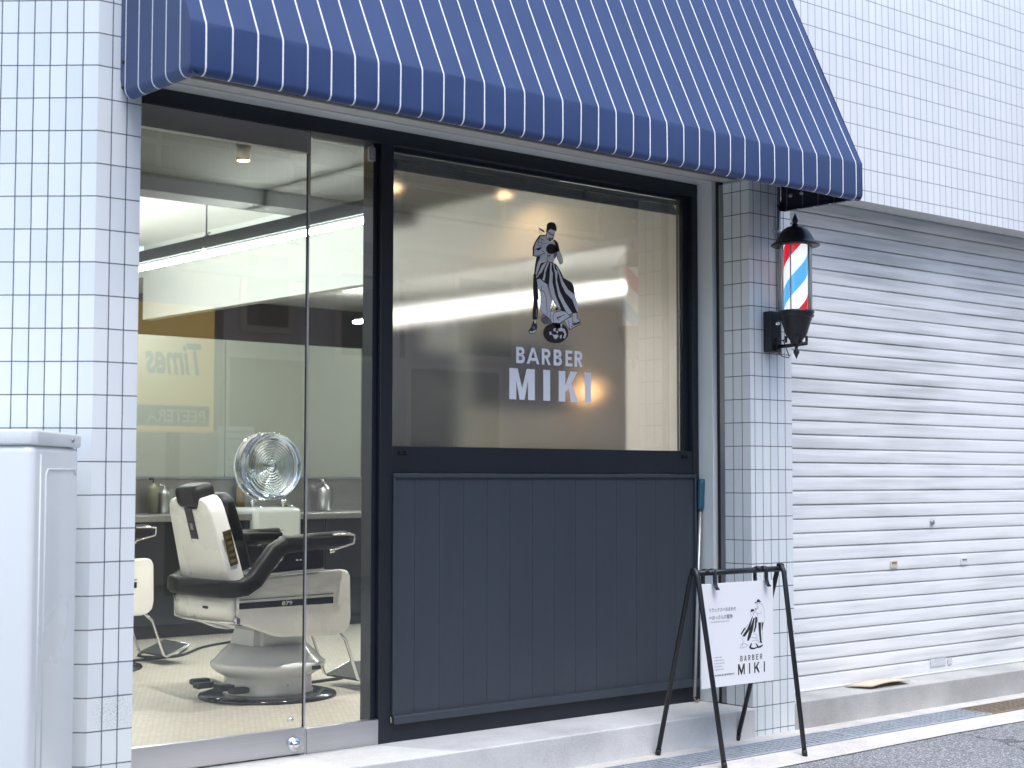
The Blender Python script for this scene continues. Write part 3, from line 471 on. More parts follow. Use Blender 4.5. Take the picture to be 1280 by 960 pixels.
w=MB(); w.box((.146,.000,GZ-.05),(3.004,.34,ST),.006,2); w.build('doorstep',M['step'],bd)
w=MB(); w.box((3.281,.017,GZ-.05),(9.0,.30,-.115),.006,2); w.build('plinth',M['plinth'],bd)
# white metal surround and dark gap
w=MB(); w.box((2.9915,.218,ST+.001),(3.03,.318,2.17),.002,1); w.build('jamb',M['white_metal'],bd)
w=MB(); w.box((.146,.218,2.148),(2.991,.318,2.17),.002,1); w.build('surround_head',M['white_metal'],bd)
w=MB(); w.box((3.004,.1635,ST+.001),(3.03,.190,2.131),.002,1); w.build('edge_trim',M['grey_metal'],bd)
w=MB(); w.box((3.018,.1905,ST+.001),(3.035,.2175,2.16)); w.box((.146,.0,2.1605),(3.0,.2175,2.17)); w.build('shadow_gap',M['rubber'],bd)
# dark frame ---------------------------------------------------------
FY=.300
f=MB(); f.box((.146,FY,2.090),(2.990,FY+.10,2.1475),.002,1); f.build('lintel_frame',M['blackframe'],bd)
f=MB(); f.box((1.2745,FY,ST),(1.3305,FY+.10,2.0895),.002,1); f.box((1.252,FY+.022,ST),(1.274,FY+.085,2.0895),.001,1); f.build('mullion',M['blackframe'],bd)
# ---- fixed window
wn=bpy.data.objects.new('window',None); COL.objects.link(wn); wn.parent=bd
f=MB(); f.box((2.955,FY,ST),(2.990,FY+.10,2.0895),.002,1); f.box((1.331,FY+.004,.869),(2.9545,FY+.10,.970),.002,1); 
f.box((2.925,FY+.03,.9705),(2.9545,FY+.048,2.0895)); f.box((1.331,FY+.03,2.076),(2.925,FY+.048,2.0895)); f.build('frame',M['blackframe'],wn)
f=MB(); f.quad([(1.331,.350,.970),(2.925,.350,.970),(2.925,.350,2.078),(1.331,.350,2.078)]); f.build('pane',M['glass_win'],wn)
f=MB(); f.box((1.331,.3535,.9705),(2.925,.3565,2.012)); f.build('privacy_film',M['film'],wn)
vt=MB(); vt.box((1.332,.358,2.055),(2.924,.392,2.0755),.002,1); vt.box((1.332,.362,2.0125),(2.924,.375,2.020),.001,1)
for k in range(3): vt.box((1.332,.366+.004*k,2.0215+.0112*k),(2.924,.370+.004*k,2.0312+.0112*k))
for x in (1.385,1.70,2.03,2.36,2.68,2.88): vt.box((x,.3585,2.0135),(x+.018,.3655,2.068),.001,1)
vt.build('transom_vent',pm('blue_grey_vent',(.30,.34,.36),.35,.0,.15,8),wn)
# two small catches on the transom
for xx in (1.375,2.90):
    f=MB(); f.box((xx-.012,FY-.003,.940),(xx+.012,FY+.004,.948),.001,1); f.box((xx-.016,FY-.004,.938),(xx-.012,FY+.004,.951)); f.box((xx+.012,FY-.004,.938),(xx+.016,FY+.004,.951)); f.build('catch',M['gloss_black'],wn)
# lettering and emblem on the glass
def onwin(y): return lambda p: (p[0],y,p[1])
def art(name,items,y0,parent,mats,keys):
    b=MB()
    for k,col,lay,pts,wd in items:
        b.mi=keys.index(col); y=y0-.00025*lay
        if k=='p': b.flat(pts,lambda p:(p[0],y,p[1]))
        else:
            for (xa,za),(xb,zb) in zip(pts,pts[1:]):
                d=Vector((xb-xa,zb-za)); 
                if d.length<1e-6: continue
                d.normalize(); nx,nz=-d.y*wd/2,d.x*wd/2; ex,ez=d.x*wd*.3,d.y*wd*.3
                b.quad([(xa-ex+nx,y,za-ez+nz),(xa-ex-nx,y,za-ez-nz),(xb+ex-nx,y,zb+ez-nz),(xb+ex+nx,y,zb+ez+nz)])
                y-=.000004
    return b.build(name,mats,parent)
KEYS=['black','dark','light','grey','brown']
art('emblem',WINDOW_ART,.3485,wn,[M['sticker_black'],M['sticker_dark'],M['sticker_light'],M['sticker_grey'],M['sticker_brown']],KEYS)
kx=.364/300.; block_letters('lettering',[(c,(x-132)*kx,w*kx) for c,x,w in (('B',132,38),('A',178,56),('R',245,40),('B',298,38),('E',352,32),('R',394,38))],.0655,.0140,lambda p:(1.974+p[0],.3482,1.3105+p[1]),M['lettering'],wn)
kx=.447/371.; block_letters('lettering',[(c,(x-95)*kx,w*kx) for c,x,w in (('M',95,112),('I',245,31),('K',315,91),('I',436,30))],.125,.037,lambda p:(1.938+p[0],.3482,1.1645+p[1]),M['lettering'],wn)
# ---- slate blue board wall under the window
pn=bpy.data.objects.new('board_wall',None); COL.objects.link(pn); pn.parent=bd
b=MB(); pitch=.1165; x=1.3325; edges=[1.3325]+[1.435+.1165*k for k in range(13)]+[2.952]
for a_,c_ in zip(edges,edges[1:]):
    b.prism([(a_+.0005,.3002),(a_+.0016,.2993),(c_-.0016,.2993),(c_-.0005,.3002),(c_-.0006,.315),(a_+.0006,.315)],'z',-.020,.858)
b.box((1.3325,.305,-.020),(2.952,.318,.858))
b.build('boards',M['panel'],pn)
b=MB(); b.box((1.3315,.288,.853),(2.962,.3045,.8685),.002,1); b.box((1.3315,.291,-.014),(1.3405,.2985,.8525),.001,1); b.box((2.953,.288,-.014),(2.962,.31,.8525),.001,1); b.build('trim',M['panel'],pn)
b=MB(); b.prism([(.282,-.045),(.282,-.0165),(.302,-.0125),(.302,-.045)],'x',1.3315,2.972,.001,1); b.build('ledge',M['panel'],pn)
b=MB(); b.box((1.331,.3035,ST+.0005),(2.9545,.33,-.0455)); b.build('kick_board',M['blackframe'],pn)
# ---- glass door
dr=bpy.data.objects.new('glass_door',None); COL.objects.link(dr); dr.parent=bd
f=MB(); f.quad([(.15,.315,-.02),(.957,.315,-.02),(.957,.315,2.012),(.15,.315,2.012)]); f.build('pane',M['glass_door'],dr)
f=MB(); f.box((.15,FY,2.009),(.955,FY+.03,2.087),.0015,1); f.build('top_rail',brushed('door_head_steel',(.45,.44,.45),.34),dr)
f=MB(); f.box((.15,FY,-.106),(.957,FY+.03,-.018),.0015,1); f.build('bottom_rail',M['steel'],dr)
f=MB(); f.box((.9572,.311,-.018),(.9592,.319,2.009)); f.build('edge_seal',M['rubber'],dr)
f=MB(); f.box((.9594,.3105,-.016),(.9670,.3195,2.087),.001,1); f.build('edge_strip',M['alu'],dr)
f=MB(); f.lathe([(0,-.022),(.010,-.022),(.012,-.018),(.012,-.014),(.022,-.014),(.026,-.010),(.026,0)],(.913,FY,-.072),24,'y'); f.build('lock',M['chrome'],dr)
f=MB(); f.lathe([(0,-.012),(.008,-.011),(.010,-.004),(.010,.002),(0,.002)],(.905,.313,.012),20,'y'); f.build('stop_bolt',M['chrome'],dr)
# round crystal push plate with moulded rings
pr_=[(0,-.036),(.006,-.0355),(.010,-.032),(.013,-.024),(.018,-.020)]
r=.020
while r<.094:
    d=-.026; pr_+=[(r,d),(r+.0022,d-.0062),(r+.0050,d-.0066),(r+.0072,d)]; r+=.0092
pr_+=[(.099,-.040),(.104,-.0470),(.110,-.0485),(.115,-.046),(.1180,-.040),(.1188,-.028),(.1180,-.008),(.115,-.001),(.106,-.0005),(.098,-.0005),(.060,-.0005),(0,-.0005)]
f=MB(); f.lathe(pr_,(0,0,0),96,'y'); pp=f.build('push_plate',M['crystal'],dr,(.803,.3145,.892)); pp.scale=(.97,1,.98)
f=MB(); f.lathe([(0,.022),(.112,.022),(.118,.017),(.1185,.003),(.117,.0005),(0,.0005)],(0,0,0),96,'y'); f.build('push_plate',M['crystal'],dr,(.799,.3155,.892))
# ---- fixed side light between door and mullion
sl=bpy.data.objects.new('side_light',None); COL.objects.link(sl); sl.parent=bd
f=MB(); f.quad([(.9705,.3225,-.02),(1.252,.3225,-.02),(1.252,.3225,2.0895),(.9705,.3225,2.0895)]); f.build('pane',M['glass_door'],sl)
f=MB(); f.box((.9685,FY+.002,-.1115),(1.280,FY+.034,-.022),.0015,1); f.box((.960,FY+.005,-.1115),(.9680,FY+.03,-.018),.001,1); f.build('bottom_rail',M['steel'],sl)
f=MB(); f.box((1.222,.306,2.020),(1.2515,.320,2.072),.003,1); f.box((1.228,.301,2.034),(1.246,.306,2.056),.002,1); f.build('pivot_bracket',M['grey_metal'],sl)
f=MB(); f.box((.9685,.3155,1.86),(.9725,.3215,2.0895)); f.build('edge_seal',M['rubber'],sl)
# ---- roller shutter
sh=bpy.data.objects.new('roller_shutter',None); COL.objects.link(sh); sh.parent=bd
SY=.205; pz=.0645; prof=[]
z=2.150
while z>-.050:
    for dz,dy in ((0,.016),(.0036,.012),(.0046,-.0008),(.010,-.0016),(.030,-.0020),(.050,-.0016),(.0600,-.0004),(.0618,.003),(.0626,.016)): prof.append((SY+dy,z-dz))
    z-=pz
zb=z
c=MB(); xs=[3.26,5.0,7.0,9.0]
rows=[[c.bm.verts.new((x,y,zz)) for x in xs] for y,zz in prof]
for A,B_ in zip(rows,rows[1:]):
    for k in range(len(xs)-1): c._f([A[k],A[k+1],B_[k+1],B_[k]],smooth=False)
c.build('curtain',M['shutter'],sh)
c=MB(); c.box((3.26,SY-.006,-.114),(9.0,SY+.016,zb-.001+.004),.002,1); c.build('bottom_bar',M['shutter'],sh)
for xx,zz,mm in ((4.26,.437,M['card']),(4.857,.433,M['white_metal'])):
    c=MB(); c.box((xx-.028,SY-.0085,zz-.020),(xx+.028,SY-.0030,zz+.018),.004,2); c.mi=1; c.box((xx-.019,SY-.0098,zz+.002),(xx+.019,SY-.0082,zz+.011),.0005,1); c.build('pull_handle',[mm if mm is M['white_metal'] else pm('yellowed_plastic',(.62,.56,.46),.5,0,.12,14),M['grey_metal'] if mm is M['white_metal'] else M['rust']],sh)
c=MB(); c.lathe([(0,-.010),(.009,-.010),(.010,-.008),(.014,-.006),(.015,0)],(4.583,SY-.005,.634),20,'y'); c.build('keyhole',M['grey_metal'],sh)
c=MB(); c.box((4.55,SY-.0068,-.078),(4.68,SY-.0061,-.040)); c.box((4.70,SY-.0068,-.078),(4.735,SY-.0061,-.044)); c.build('sticker',pm('faded_grey_sticker',(.60,.62,.64),.6,0,.25,60),sh)
# ================================================================== AWNING
aw=thing('awning',(.073,0,2.0),'navy blue shop awning with thin white vertical pinstripes','awning'); aw.location=(0,0,0)
XL,XRt=.073,3.199; NP=.0867; WL=.0052
def awY(x): return -.430
v0=.0; us=lambda x:x-.123+WL/2
sec=[]                                    # (y,z,v) along the cloth from wall to the inner hem
ztop=3.083; 
sec.append((-.004,ztop,0)); steps=10
for k in range(1,steps+1):
    t=k/steps; y=-.004+(-.424)*t; zz=ztop+(2.165-ztop)*t - .010*math.sin(math.pi*t); sec.append((y,zz,0))
sec+= [(-.4315,2.156,0),(-.4325,2.146,0),(-.4325,2.08,0),(-.4320,2.028,0)]
for k in range(1,8):
    t=k/7*rad(125); sec.append((-.4320+.021*(1-math.cos(t)),2.028-.021*math.sin(t)*1.15,0))
d=[0]
for a_,b_ in zip(sec,sec[1:]): d.append(d[-1]+math.hypot(b_[0]-a_[0],b_[1]-a_[1]))
m_=MB(); nx=73; X=[XL+(XRt-XL)*i/(nx-1) for i in range(nx)]
def wob(x,j): return .0016*math.sin(x*9.1+j*.7)+.0012*math.sin(x*23+1.3*j)
G=[[m_.bm.verts.new((x,s_[0]+wob(x,j*.4)*(1 if 2<j<len(sec)-2 else 0),s_[1]+(.0012*math.sin(x*7.3) if j>10 else 0))) for x in X] for j,s_ in enumerate(sec)]
for j in range(len(sec)-1):
    for i in range(nx-1):
        m_._f([G[j][i],G[j+1][i],G[j+1][i+1],G[j][i+1]],[(us(X[i]),d[j]),(us(X[i]),d[j+1]),(us(X[i+1]),d[j+1]),(us(X[i+1]),d[j])],smooth=(j!=11))
me_front=m_.build('canvas_front',M['awning'],aw)
def side_panel(x,inn):
    s=MB(); ny=26
    for i in range(ny):
        ya,yb=-.0-.4325*i/ny,-.0-.4325*(i+1)/ny
        def zt(y): return ztop+(y+.004)/(-.424)*(ztop-2.165)*-1*-1*-1 if False else ztop-(-.004-y)/.424*(ztop-2.165)
        def zb_(y): 
            r=.035
            return 2.004+(r-math.sqrt(max(0,r*r-(r+y)**2)) if y>-r else 0)
        u=lambda y:(-y-.032)*(NP/.085)+WL/2
        pts=[]
        # outside face then hem rolled inwards
        rows_=[lambda y:(x,min(zt(y),ztop)),lambda y:(x,zb_(y)+.030)]
        for k in range(1,6):
            t=k/5*rad(110); rows_.append(lambda y,t=t:(x+inn*.024*(1-math.cos(t)),zb_(y)+.030-.030*math.sin(t)))
        for r0,r1 in zip(rows_,rows_[1:]):
            a_,b_,c_,d_=r0(ya),r0(yb),r1(yb),r1(ya)
            s.quad([(a_[0],ya,a_[1]),(b_[0],yb,b_[1]),(c_[0],yb,c_[1]),(d_[0],ya,d_[1])],[(u(ya),a_[1]),(u(yb),b_[1]),(u(yb),c_[1]),(u(ya),d_[1])],True)
    bmesh.ops.remove_doubles(s.bm,verts=s.bm.verts,dist=.0004)
    if inn>0: bmesh.ops.reverse_faces(s.bm,faces=s.bm.faces)
    return s
side_panel(XL,1).build('canvas_side',M['awning'],aw); side_panel(XRt,-1).build('canvas_side',M['awning'],aw)
# frame under the cloth
fr=MB()
fr.tube([(XL+.02,-.405,2.03),(XRt-.02,-.405,2.03)],.011); fr.tube([(XL+.02,-.412,2.145),(XRt-.02,-.412,2.145)],.011); pass
for x in (.12,.75,1.35,1.95,2.55,3.15): 
    fr.tube([(x,-.02,3.02),(x,-.405,2.15)],.010); fr.tube([(x,-.407,2.03),(x,-.410,2.145)],.010)
fr.build('frame',M['grey_metal'],aw)
for y,z in ((-.022,2.118),(-.022,2.040)):
    f=MB(); f.lathe([(0,-.007),(.004,-.006),(.007,-.003),(.008,0)],(XL,y,z),14,'x'); f.build('rivet',M['blackframe'],aw)
for y,z in ((-.055,2.075),(-.115,2.077),(-.20,2.080)):
    f=MB(); f.lathe([(0,-.012),(.004,-.012),(.005,-.006),(.009,-.004),(.009,0)],(XRt-.001,y,z),14,'x'); f.build('bolt',M['galv'],aw)
# ================================================================== BARBER POLE
px,py=3.124,-.137
bp_=thing('barber_pole',(px,py,1.39),'barber pole with red, white and blue spiral stripes on a black wall bracket','barber pole')
def bpart(mb,n,m,par=bp_,auto=None): return mb.build(n,m,par,auto=auto)
f=MB(); f.box((-.034,.108,.002),(.034,.153,.178),.004,2); plate=bpart(f,'wall_plate',M['black'])
for zz in (.055,.125):
    q=MB(); q.lathe([(0,-.010),(.006,-.010),(.007,-.004),(.009,0)],(.004,.107,zz),16,'y'); q.build('fixing_bolt',M['chrome'] if zz>.1 else M['black'],plate)
f=MB(); f.tube([(0,.110,.024),(0,.03,.026),(0,-.055,.030)],.0085,10); f.box((-.010,.096,.010),(.010,.110,.040),.003,1); bpart(f,'arm',M['black'])
f=MB(); f.lathe([(0,.030),(.024,.031),(.027,.046),(.034,.056),(.040,.060),(.047,.075),(.054,.100),(.063,.128),(.066,.132),(.066,.140),(.073,.143),(.076,.150),(.073,.157),(.077,.162),(.077,.170),(.070,.173),(0,.173)],n=48); cup=bpart(f,'cup',M['black'])
for k in range(4):
    t=rad(45+90*k); q=MB(); q.lathe([(0,-.016),(.005,-.016),(.006,-.004),(.006,.012)],(.043*math.cos(t),.043*math.sin(t),.052),10,'z'); q.build('thumb_screw',M['black'],cup)
f=MB(); f.lathe([(0,.031),(.010,.030),(.012,.022),(.007,.017),(.006,.008),(.012,.001),(.013,-.006),(.008,-.016),(.004,-.026),(0,-.034)],n=24); bpart(f,'finial',M['black'])
f=MB(); f.lathe([(.0505,-.15),(.0505,.15)],n=48); cy=f.build('striped_cylinder',M['spiral'],bp_,(0,0,.318))
f=MB(); f.lathe([(.0685,.172),(.0685,.462)],n=48); bpart(f,'glass_tube',sheet_glass('pole_glass',1.45,(.97,.98,.98)))
for k in range(4):
    t=rad(20+90*k); f=MB(); f.tube([(.0645*math.cos(t),.0645*math.sin(t),.172),(.0645*math.cos(t),.0645*math.sin(t),.462)],.0028,8); bpart(f,'tie_rod',M['white_metal'])
f=MB(); f.lathe([(0,.452),(.060,.452),(.066,.456),(.098,.446),(.104,.449),(.103,.455),(.092,.462),(.082,.470),(.074,.484),(.066,.500),(.052,.518),(.034,.530),(.016,.534),(.014,.538),(0,.538)],n=48); bpart(f,'dome_cap',M['black'])
f=MB(); f.lathe([(0,.533),(.012,.534),(.013,.541),(.008,.545),(.012,.552),(.0125,.560),(.008,.572),(.003,.584),(0,.590)],n=24); bpart(f,'finial',M['black'])
f=MB(); f.tube([(.028,.13,.03),(.035,.125,.0),(.05,.12,-.012),(.085,.115,-.018),(.10,.12,-.012),(.095,.13,.02),(.085,.14,.06)],.0022,6); f.tube([(.06,.06,.16),(.062,.075,.09),(.05,.10,.06),(.035,.12,.05)],.0024,6); bpart(f,'cable',M['rubber'])
cd=thing('conduit_pipe',(3.187,.004,1.40),'thin grey conduit pipe clipped to the tiles behind the barber pole','pipe')
f=MB(); f.tube([(0,0,-.01),(0,0,.72)],.0085,12); f.build('pipe',M['grey_metal'],cd)
for zz in (.16,.525):
    f=MB(); f.tube([(0,0,zz-.006),(0,0,zz+.006)],.0115,12); f.box((-.03,.004,zz-.005),(-.008,.011,zz+.005),.001,1); f.build('clip',M['galv'],cd)
# ================================================================== FOLDING SIGN STAND
st=thing('sign_stand',(2.67,-.2,GZ),'black tube frame sign stand with a hanging white printed board','sign')
def loc(p): return (p[0]-2.67,p[1]+.2,p[2]-GZ)
BL,BR_=(2.414,-.2,.483),(2.930,-.2,.483)
f=MB(); f.tube([loc((2.402,-.2,.483)),loc((2.942,-.2,.483))],.0115,16); f.build('top_bar',M['black'],st)
for top,foot in ((BL,(2.413,-.350,GZ-.006)),((2.930,-.2,.483),(2.862,-.372,GZ-.008)),(BL,(2.390,-.022,GZ+.004)),((2.930,-.2,.483),(2.890,.004,GZ+.004))):
    f=MB(); a_=Vector(loc(top)); b_=Vector(loc(foot)); s_=-1 if foot[1]<-.2 else 1
    f.tube([a_+Vector((0,-s_*.012,.012)),a_+Vector((0,s_*.004,.014)),a_+Vector((0,s_*.018,-.012)),b_],[.0105,.0115,.0105,.0098],4 if False else 10); lg=f.build('leg',M['black'],st)
    q=MB(); d_=(a_-b_).normalized(); q.tube([b_,b_+d_*.022],.0112,10); q.build('foot',M['rubber'],lg)
f=MB(); f.box(loc((2.445,-.2055,.036)),loc((2.876,-.2005,.440)),.0008,1); sb=f.build('sign_board',M['board'],st)
def strap(x,sgn):
    f=MB(); y=lambda v:v
    pts=[(0,sgn*.0135,-.030),(0,sgn*.0135,0),(0,sgn*.010,.011),(0,0,.0145),(0,-sgn*.010,.011),(0,-sgn*.0135,0)]
    pts=[(0,0.0075+.0*sgn,-.058)]+[(0,sgn*.012,-.045)]+pts if sgn>0 else [(0,-.030,-.066),(0,-.020,-.056),(0,-.0145,-.040)]+pts
    c_=loc((x,-.2,.483)); P=[(c_[0],c_[1]+p[1],c_[2]+p[2]) for p in pts]
    sec_=[(-.011,-.0012),(.011,-.0012),(.011,.0012),(-.011,.0012)]
    f.sweep(P,sec_,up=Vector((0,1,.001)) ) if False else None
    V=[[f.bm.verts.new((p[0]+dx,p[1],p[2])) for dx in (-.0105,.0105)] for p in P]
    for A,B_ in zip(V,V[1:]): f._f([A[0],A[1],B_[1],B_[0]],smooth=True)
    o=f.build('strap',M['black'],st); md=o.modifiers.new('thick','SOLIDIFY'); md.thickness=.0025; md.offset=0
for x in (2.517,2.825): strap(x,-1)
for x in (2.478,2.787): strap(x,1)
PY=.2-.2-.0062
def onb(x0,z0): return lambda p:(x0+p[0]-2.67,-.0062,z0+p[1]-GZ)
def shift(items): return [(k,c_,l_,[(p[0]-2.67,p[1]-GZ) for p in pts],w_) for k,c_,l_,pts,w_ in items]
art('print_drawing',shift(BOARD_ART),-.0062,sb,[M['print_black'],M['print_black'],M['board'],M['print_grey'],M['print_black']],KEYS)
block_letters('print_lettering',[(c,.0238*i,.0135) for i,c in enumerate('BARBER')],.0215,.0032,onb(2.672,.1265),M['print_black'],sb)
block_letters('print_lettering',[('M',0,.040),('I',.0655,.0068),('K',.097,.033),('I',.1555,.0068)],.042,.0068,onb(2.658,.0745),M['print_black'],sb)
text_mesh('print_lettering','リラックス＝おまかせ',.155,.0155,onb(2.492,.329),M['print_black'],sb,bold=.0)
text_mesh('print_lettering','＝おっさんの聖地',.135,.0165,onb(2.492,.300),M['print_black'],sb,bold=.0)
f=MB(); rr=random.Random(5)
def dashes(x,z,L,h,a_=.005,b_=.013):
    e=x+L
    while x<e:
        q=rr.uniform(a_,b_); f.quad([(x-2.67,-.0062,z-GZ),(min(e,x+q)-2.67,-.0062,z-GZ),(min(e,x+q)-2.67,-.0062,z+h-GZ),(x-2.67,-.0062,z+h-GZ)]); x+=q+.0035
dashes(2.500,.2885,.110,.0035)
for k in range(5): dashes(2.520,.150-.0118*k,.045+.008*(k%3),.0034)
f.build('print_small_lines',M['print_grey'],sb)
f=MB(); dashes(2.523,.079,.112,.006,.003,.008); f.build('print_small_lines',pm('dark_grey_print',(.16,.16,.17),.6,0,.1,9),sb)
# ================================================================== SHUTTER HOOK POLE
hp=thing('hook_pole',(2.93,.28,ST),'long aluminium shutter hook pole with teal grip leaning on the board wall','pole')
f=MB(); f.tube([(0,0,.026),(.044,.0,.83)],.0072,12); f.build('shaft',M['alu'],hp)
f=MB(); f.tube([(.0435,0,.825),(.047,0,.842),(.052,0,.94),(.053,0,.960)],[.0125,.0145,.016,.015],14); f.build('grip',M['teal'],hp)
f=MB(); f.tube([(0,0,.035),(-.001,0,.018),(.006,-.003,.006),(.016,-.006,.006),(.022,-.007,.014)],.0045,8); f.build('hook',M['rust'],hp)
# ================================================================== CARDBOARD WEDGE
cb=MB(); 
P=[(3.83,.172),(3.872,.05),(4.17,.052),(4.24,.178)]
for h0,h1 in ((.0,.0),):
    nn=8
    def z_(t,u): return -.1135+.004+.010*math.sin(math.pi*t)+.006*u
    Gd=[]
    for i in range(nn+1):
        t=i/nn; a_=Vector(P[0]).lerp(Vector(P[3]),t); b_=Vector(P[1]).lerp(Vector(P[2]),t)
        Gd.append([cb.bm.verts.new((a_.lerp(b_,u).x,a_.lerp(b_,u).y,z_(t,u))) for u in (0,.33,.66,1)])
    for A,B_ in zip(Gd,Gd[1:]):
        for k in range(3): cb._f([A[k],B_[k],B_[k+1],A[k+1]],smooth=True)
o=cb.build('cardboard_sheet',M['card']); tag(o,'buckled flat cardboard sheet lying on the plinth below the shutter','cardboard')
md=o.modifiers.new('thick','SOLIDIFY'); md.thickness=.006
# ================================================================== OUTDOOR UNIT
D=.41; gpo=.10; Wd=.80
ou=thing('outdoor_unit',(0,0,0),'white sheet metal outdoor unit box with a lid standing by the corner wall','outdoor unit')
lo=ch(0,gpo); ou.location=(lo[0],lo[1],GZ); ou.rotation_euler=(0,0,-.738590)
# local: -x runs along the corner wall away from the shop door, -y comes out of the wall
H=1.200
f=MB(); f.box((-Wd,-D+.004,.05),(-.004,-.004,H-.024),.022,4); body=f.build('casing',M['white_plastic'],ou,auto=40)
f=MB(); f.prism([(-Wd-.003,-D),(-.030,-D),(-.010,-D+.006),(0,-D+.026),(0,0),(-Wd-.003,0)],'z',H-.026,H+.012,.006,3); 
for v in f.bm.verts:
    if v.co.z>H: v.co.z+=.004*(v.co.y/-D)
f.build('lid',M['white_plastic'],ou,auto=35)
def frame_line(mb,pts,r): mb.tube(pts,r,6)
f=MB(); x=-.0045
f.tube([(x,-.300,.16),(x,-.300,1.095),(x,-.285,1.110),(x,-.055,1.110),(x,-.040,1.095)],.0035,6); f.tube([(x,-.345,.10),(x,-.345,1.15)],.003,6); f.build('pressed_rib',M['white_plastic'],ou)
f=MB(); y=-D+.0045; f.tube([(-.65,y,1.075),(-.185,y,1.075),(-.165,y,1.06),(-.150,y,1.03),(-.150,y,.12)],.0045,6); f.tube([(-.10,y,.08),(-.10,y,1.15)],.003,6); f.build('pressed_rib',M['white_plastic'],ou)
f=MB(); f.tube([(x,-.28,.185),(x+.002,-.27,.179),(x,-.10,.215)],.003,6); f.build('handle_slot',M['grey_metal'],ou)
for yy,zz in ((-.085,H-.006),(-.095,.128),(-.30,.125)):
    f=MB(); f.lathe([(0,.006),(.003,.006),(.006,.004),(.007,0)],(0 if zz>1 else -.004,yy,zz),12,'x'); f.build('screw',M['grey_metal'],ou)
f=MB(); f.box((-.16,-D+.02,0),(-.02,-.03,.0505),.004,1); f.box((-Wd+.02,-D+.02,0),(-Wd+.16,-.03,.0505),.004,1); f.build('feet',M['rubber'],ou)
# ================================================================== SHOP INTERIOR (setting)
CZ=2.35
def st_box(name,a,b,m):
    q=MB(); q.box(a,b); o=q.build(name,m); o['kind']='structure'; return o
st_box('floor',(-.3,.345,FZ-.05),(11.2,9,FZ),M['floor'])
st_box('wall_facade_side',(3.04,.33,FZ),(11.2,.40,2.6),M['wall_in'])
st_box('wall_left',(.05,.33,FZ),(.145,9,2.62),M['wall_in'])
st_box('wall_right',(11.0,.40,FZ),(11.1,9,2.6),M['wall_in'])
st_box('wall_return',(3.005,.40,FZ),(3.06,.765,2.38),M['wall_in'])
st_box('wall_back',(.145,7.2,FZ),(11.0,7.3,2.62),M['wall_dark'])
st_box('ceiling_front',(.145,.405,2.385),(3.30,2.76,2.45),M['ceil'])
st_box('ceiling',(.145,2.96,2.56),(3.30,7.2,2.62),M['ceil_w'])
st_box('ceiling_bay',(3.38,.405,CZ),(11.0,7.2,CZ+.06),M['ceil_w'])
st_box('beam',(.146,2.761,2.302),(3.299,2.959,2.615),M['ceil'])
st_box('bulkhead',(3.301,.41,2.012),(3.379,6.1,2.615),M['wall_in'])
st_box('wall_bay',(6.20,6.42,FZ),(11.0,6.50,CZ),M['wall_warm'])
st_box('wall_column',(6.195,6.20,FZ),(6.49,6.419,CZ),pm('column_paint',(.74,.77,.74),.7,0,.03,2))
# partition with pale panels and steel splashback
pt=thing('wash_station_partition',(3.0,4.5,FZ),'pale partition wall with a steel splashback behind the barber chairs','partition'); pt.location=(0,0,0)
q=MB()
for a_,c_ in ((1.0,2.04),(2.043,3.070),(3.073,4.14)): q.box((a_,4.50,.858),(c_,4.60,1.7425),.0015,1)
q.build('wall_panel',M['whiteboard'],pt)
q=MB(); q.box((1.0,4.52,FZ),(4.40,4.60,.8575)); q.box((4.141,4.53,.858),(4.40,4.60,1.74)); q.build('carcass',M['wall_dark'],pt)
q=MB(); q.box((1.0,4.505,.60),(4.40,4.5195,.840),.001,1); q.build('splashback',M['steel_in'],pt)
q=MB(); q.box((1.0,4.485,.8405),(4.41,4.5195,.8575),.002,1); q.build('ledge',M['grey_metal'],pt)
for xx in (2.66,3.85):
    q=MB(); q.box((xx,4.5,.672),(xx+.066,4.5045,.792),.001,1); q.mi=1; q.box((xx+.021,4.497,.687),(xx+.044,4.4998,.780),.001,1); q.build('wall_slot',[M['grey_metal'],M['whiteboard']],pt)
# long counter
ct=thing('wash_counter',(0,0,0),'long charcoal wash counter with a steel edged top along the partition','counter')
q=MB(); q.box((1.0,4.02,.590),(4.40,4.5045,.628),.003,1); q.build('worktop',M['steel_in'],ct)
for k in range(4):
    q=MB(); q.box((1.0+.85*k+.003,4.045,FZ+.08),(1.85+.85*k-.003,4.50,.5895),.003,1); q.build('cabinet_front',M['cabinet'],ct)
q=MB(); q.box((1.0,4.09,FZ),(4.40,4.48,FZ+.079)); q.build('toe_kick',M['rubber'],ct)
bs=thing('wash_basin',(3.16,4.10,.45),'white ceramic wash basin set into the counter behind the headrest','basin')
q=MB(); q.prism([(-.17,-.12),(.17,-.12),(.17,.20),(-.17,.20)],'z',.0,.215,.03,3); q.build('bowl',M['white_plastic'],bs)
for k,xx in enumerate((3.20,3.43)):
    t=thing('tap',(xx,4.36,.665 if False else .629),['chrome mixer tap standing behind the basin, left of the pair','chrome mixer tap standing behind the basin, right of the pair'][k],'tap','taps on the wash counter')
    q=MB(); q.lathe([(0,0),(.022,0),(.022,.01),(.014,.014),(.014,.05),(.024,.054),(.026,.07),(.02,.082),(0,.085)],n=20); q.build('body',M['chrome'],t)
    q=MB(); q.tube([(0,-.012,.03),(0,-.06,.045),(0,-.10,.04),(0,-.11,.02)],.008,8); q.build('spout',M['chrome'],t)
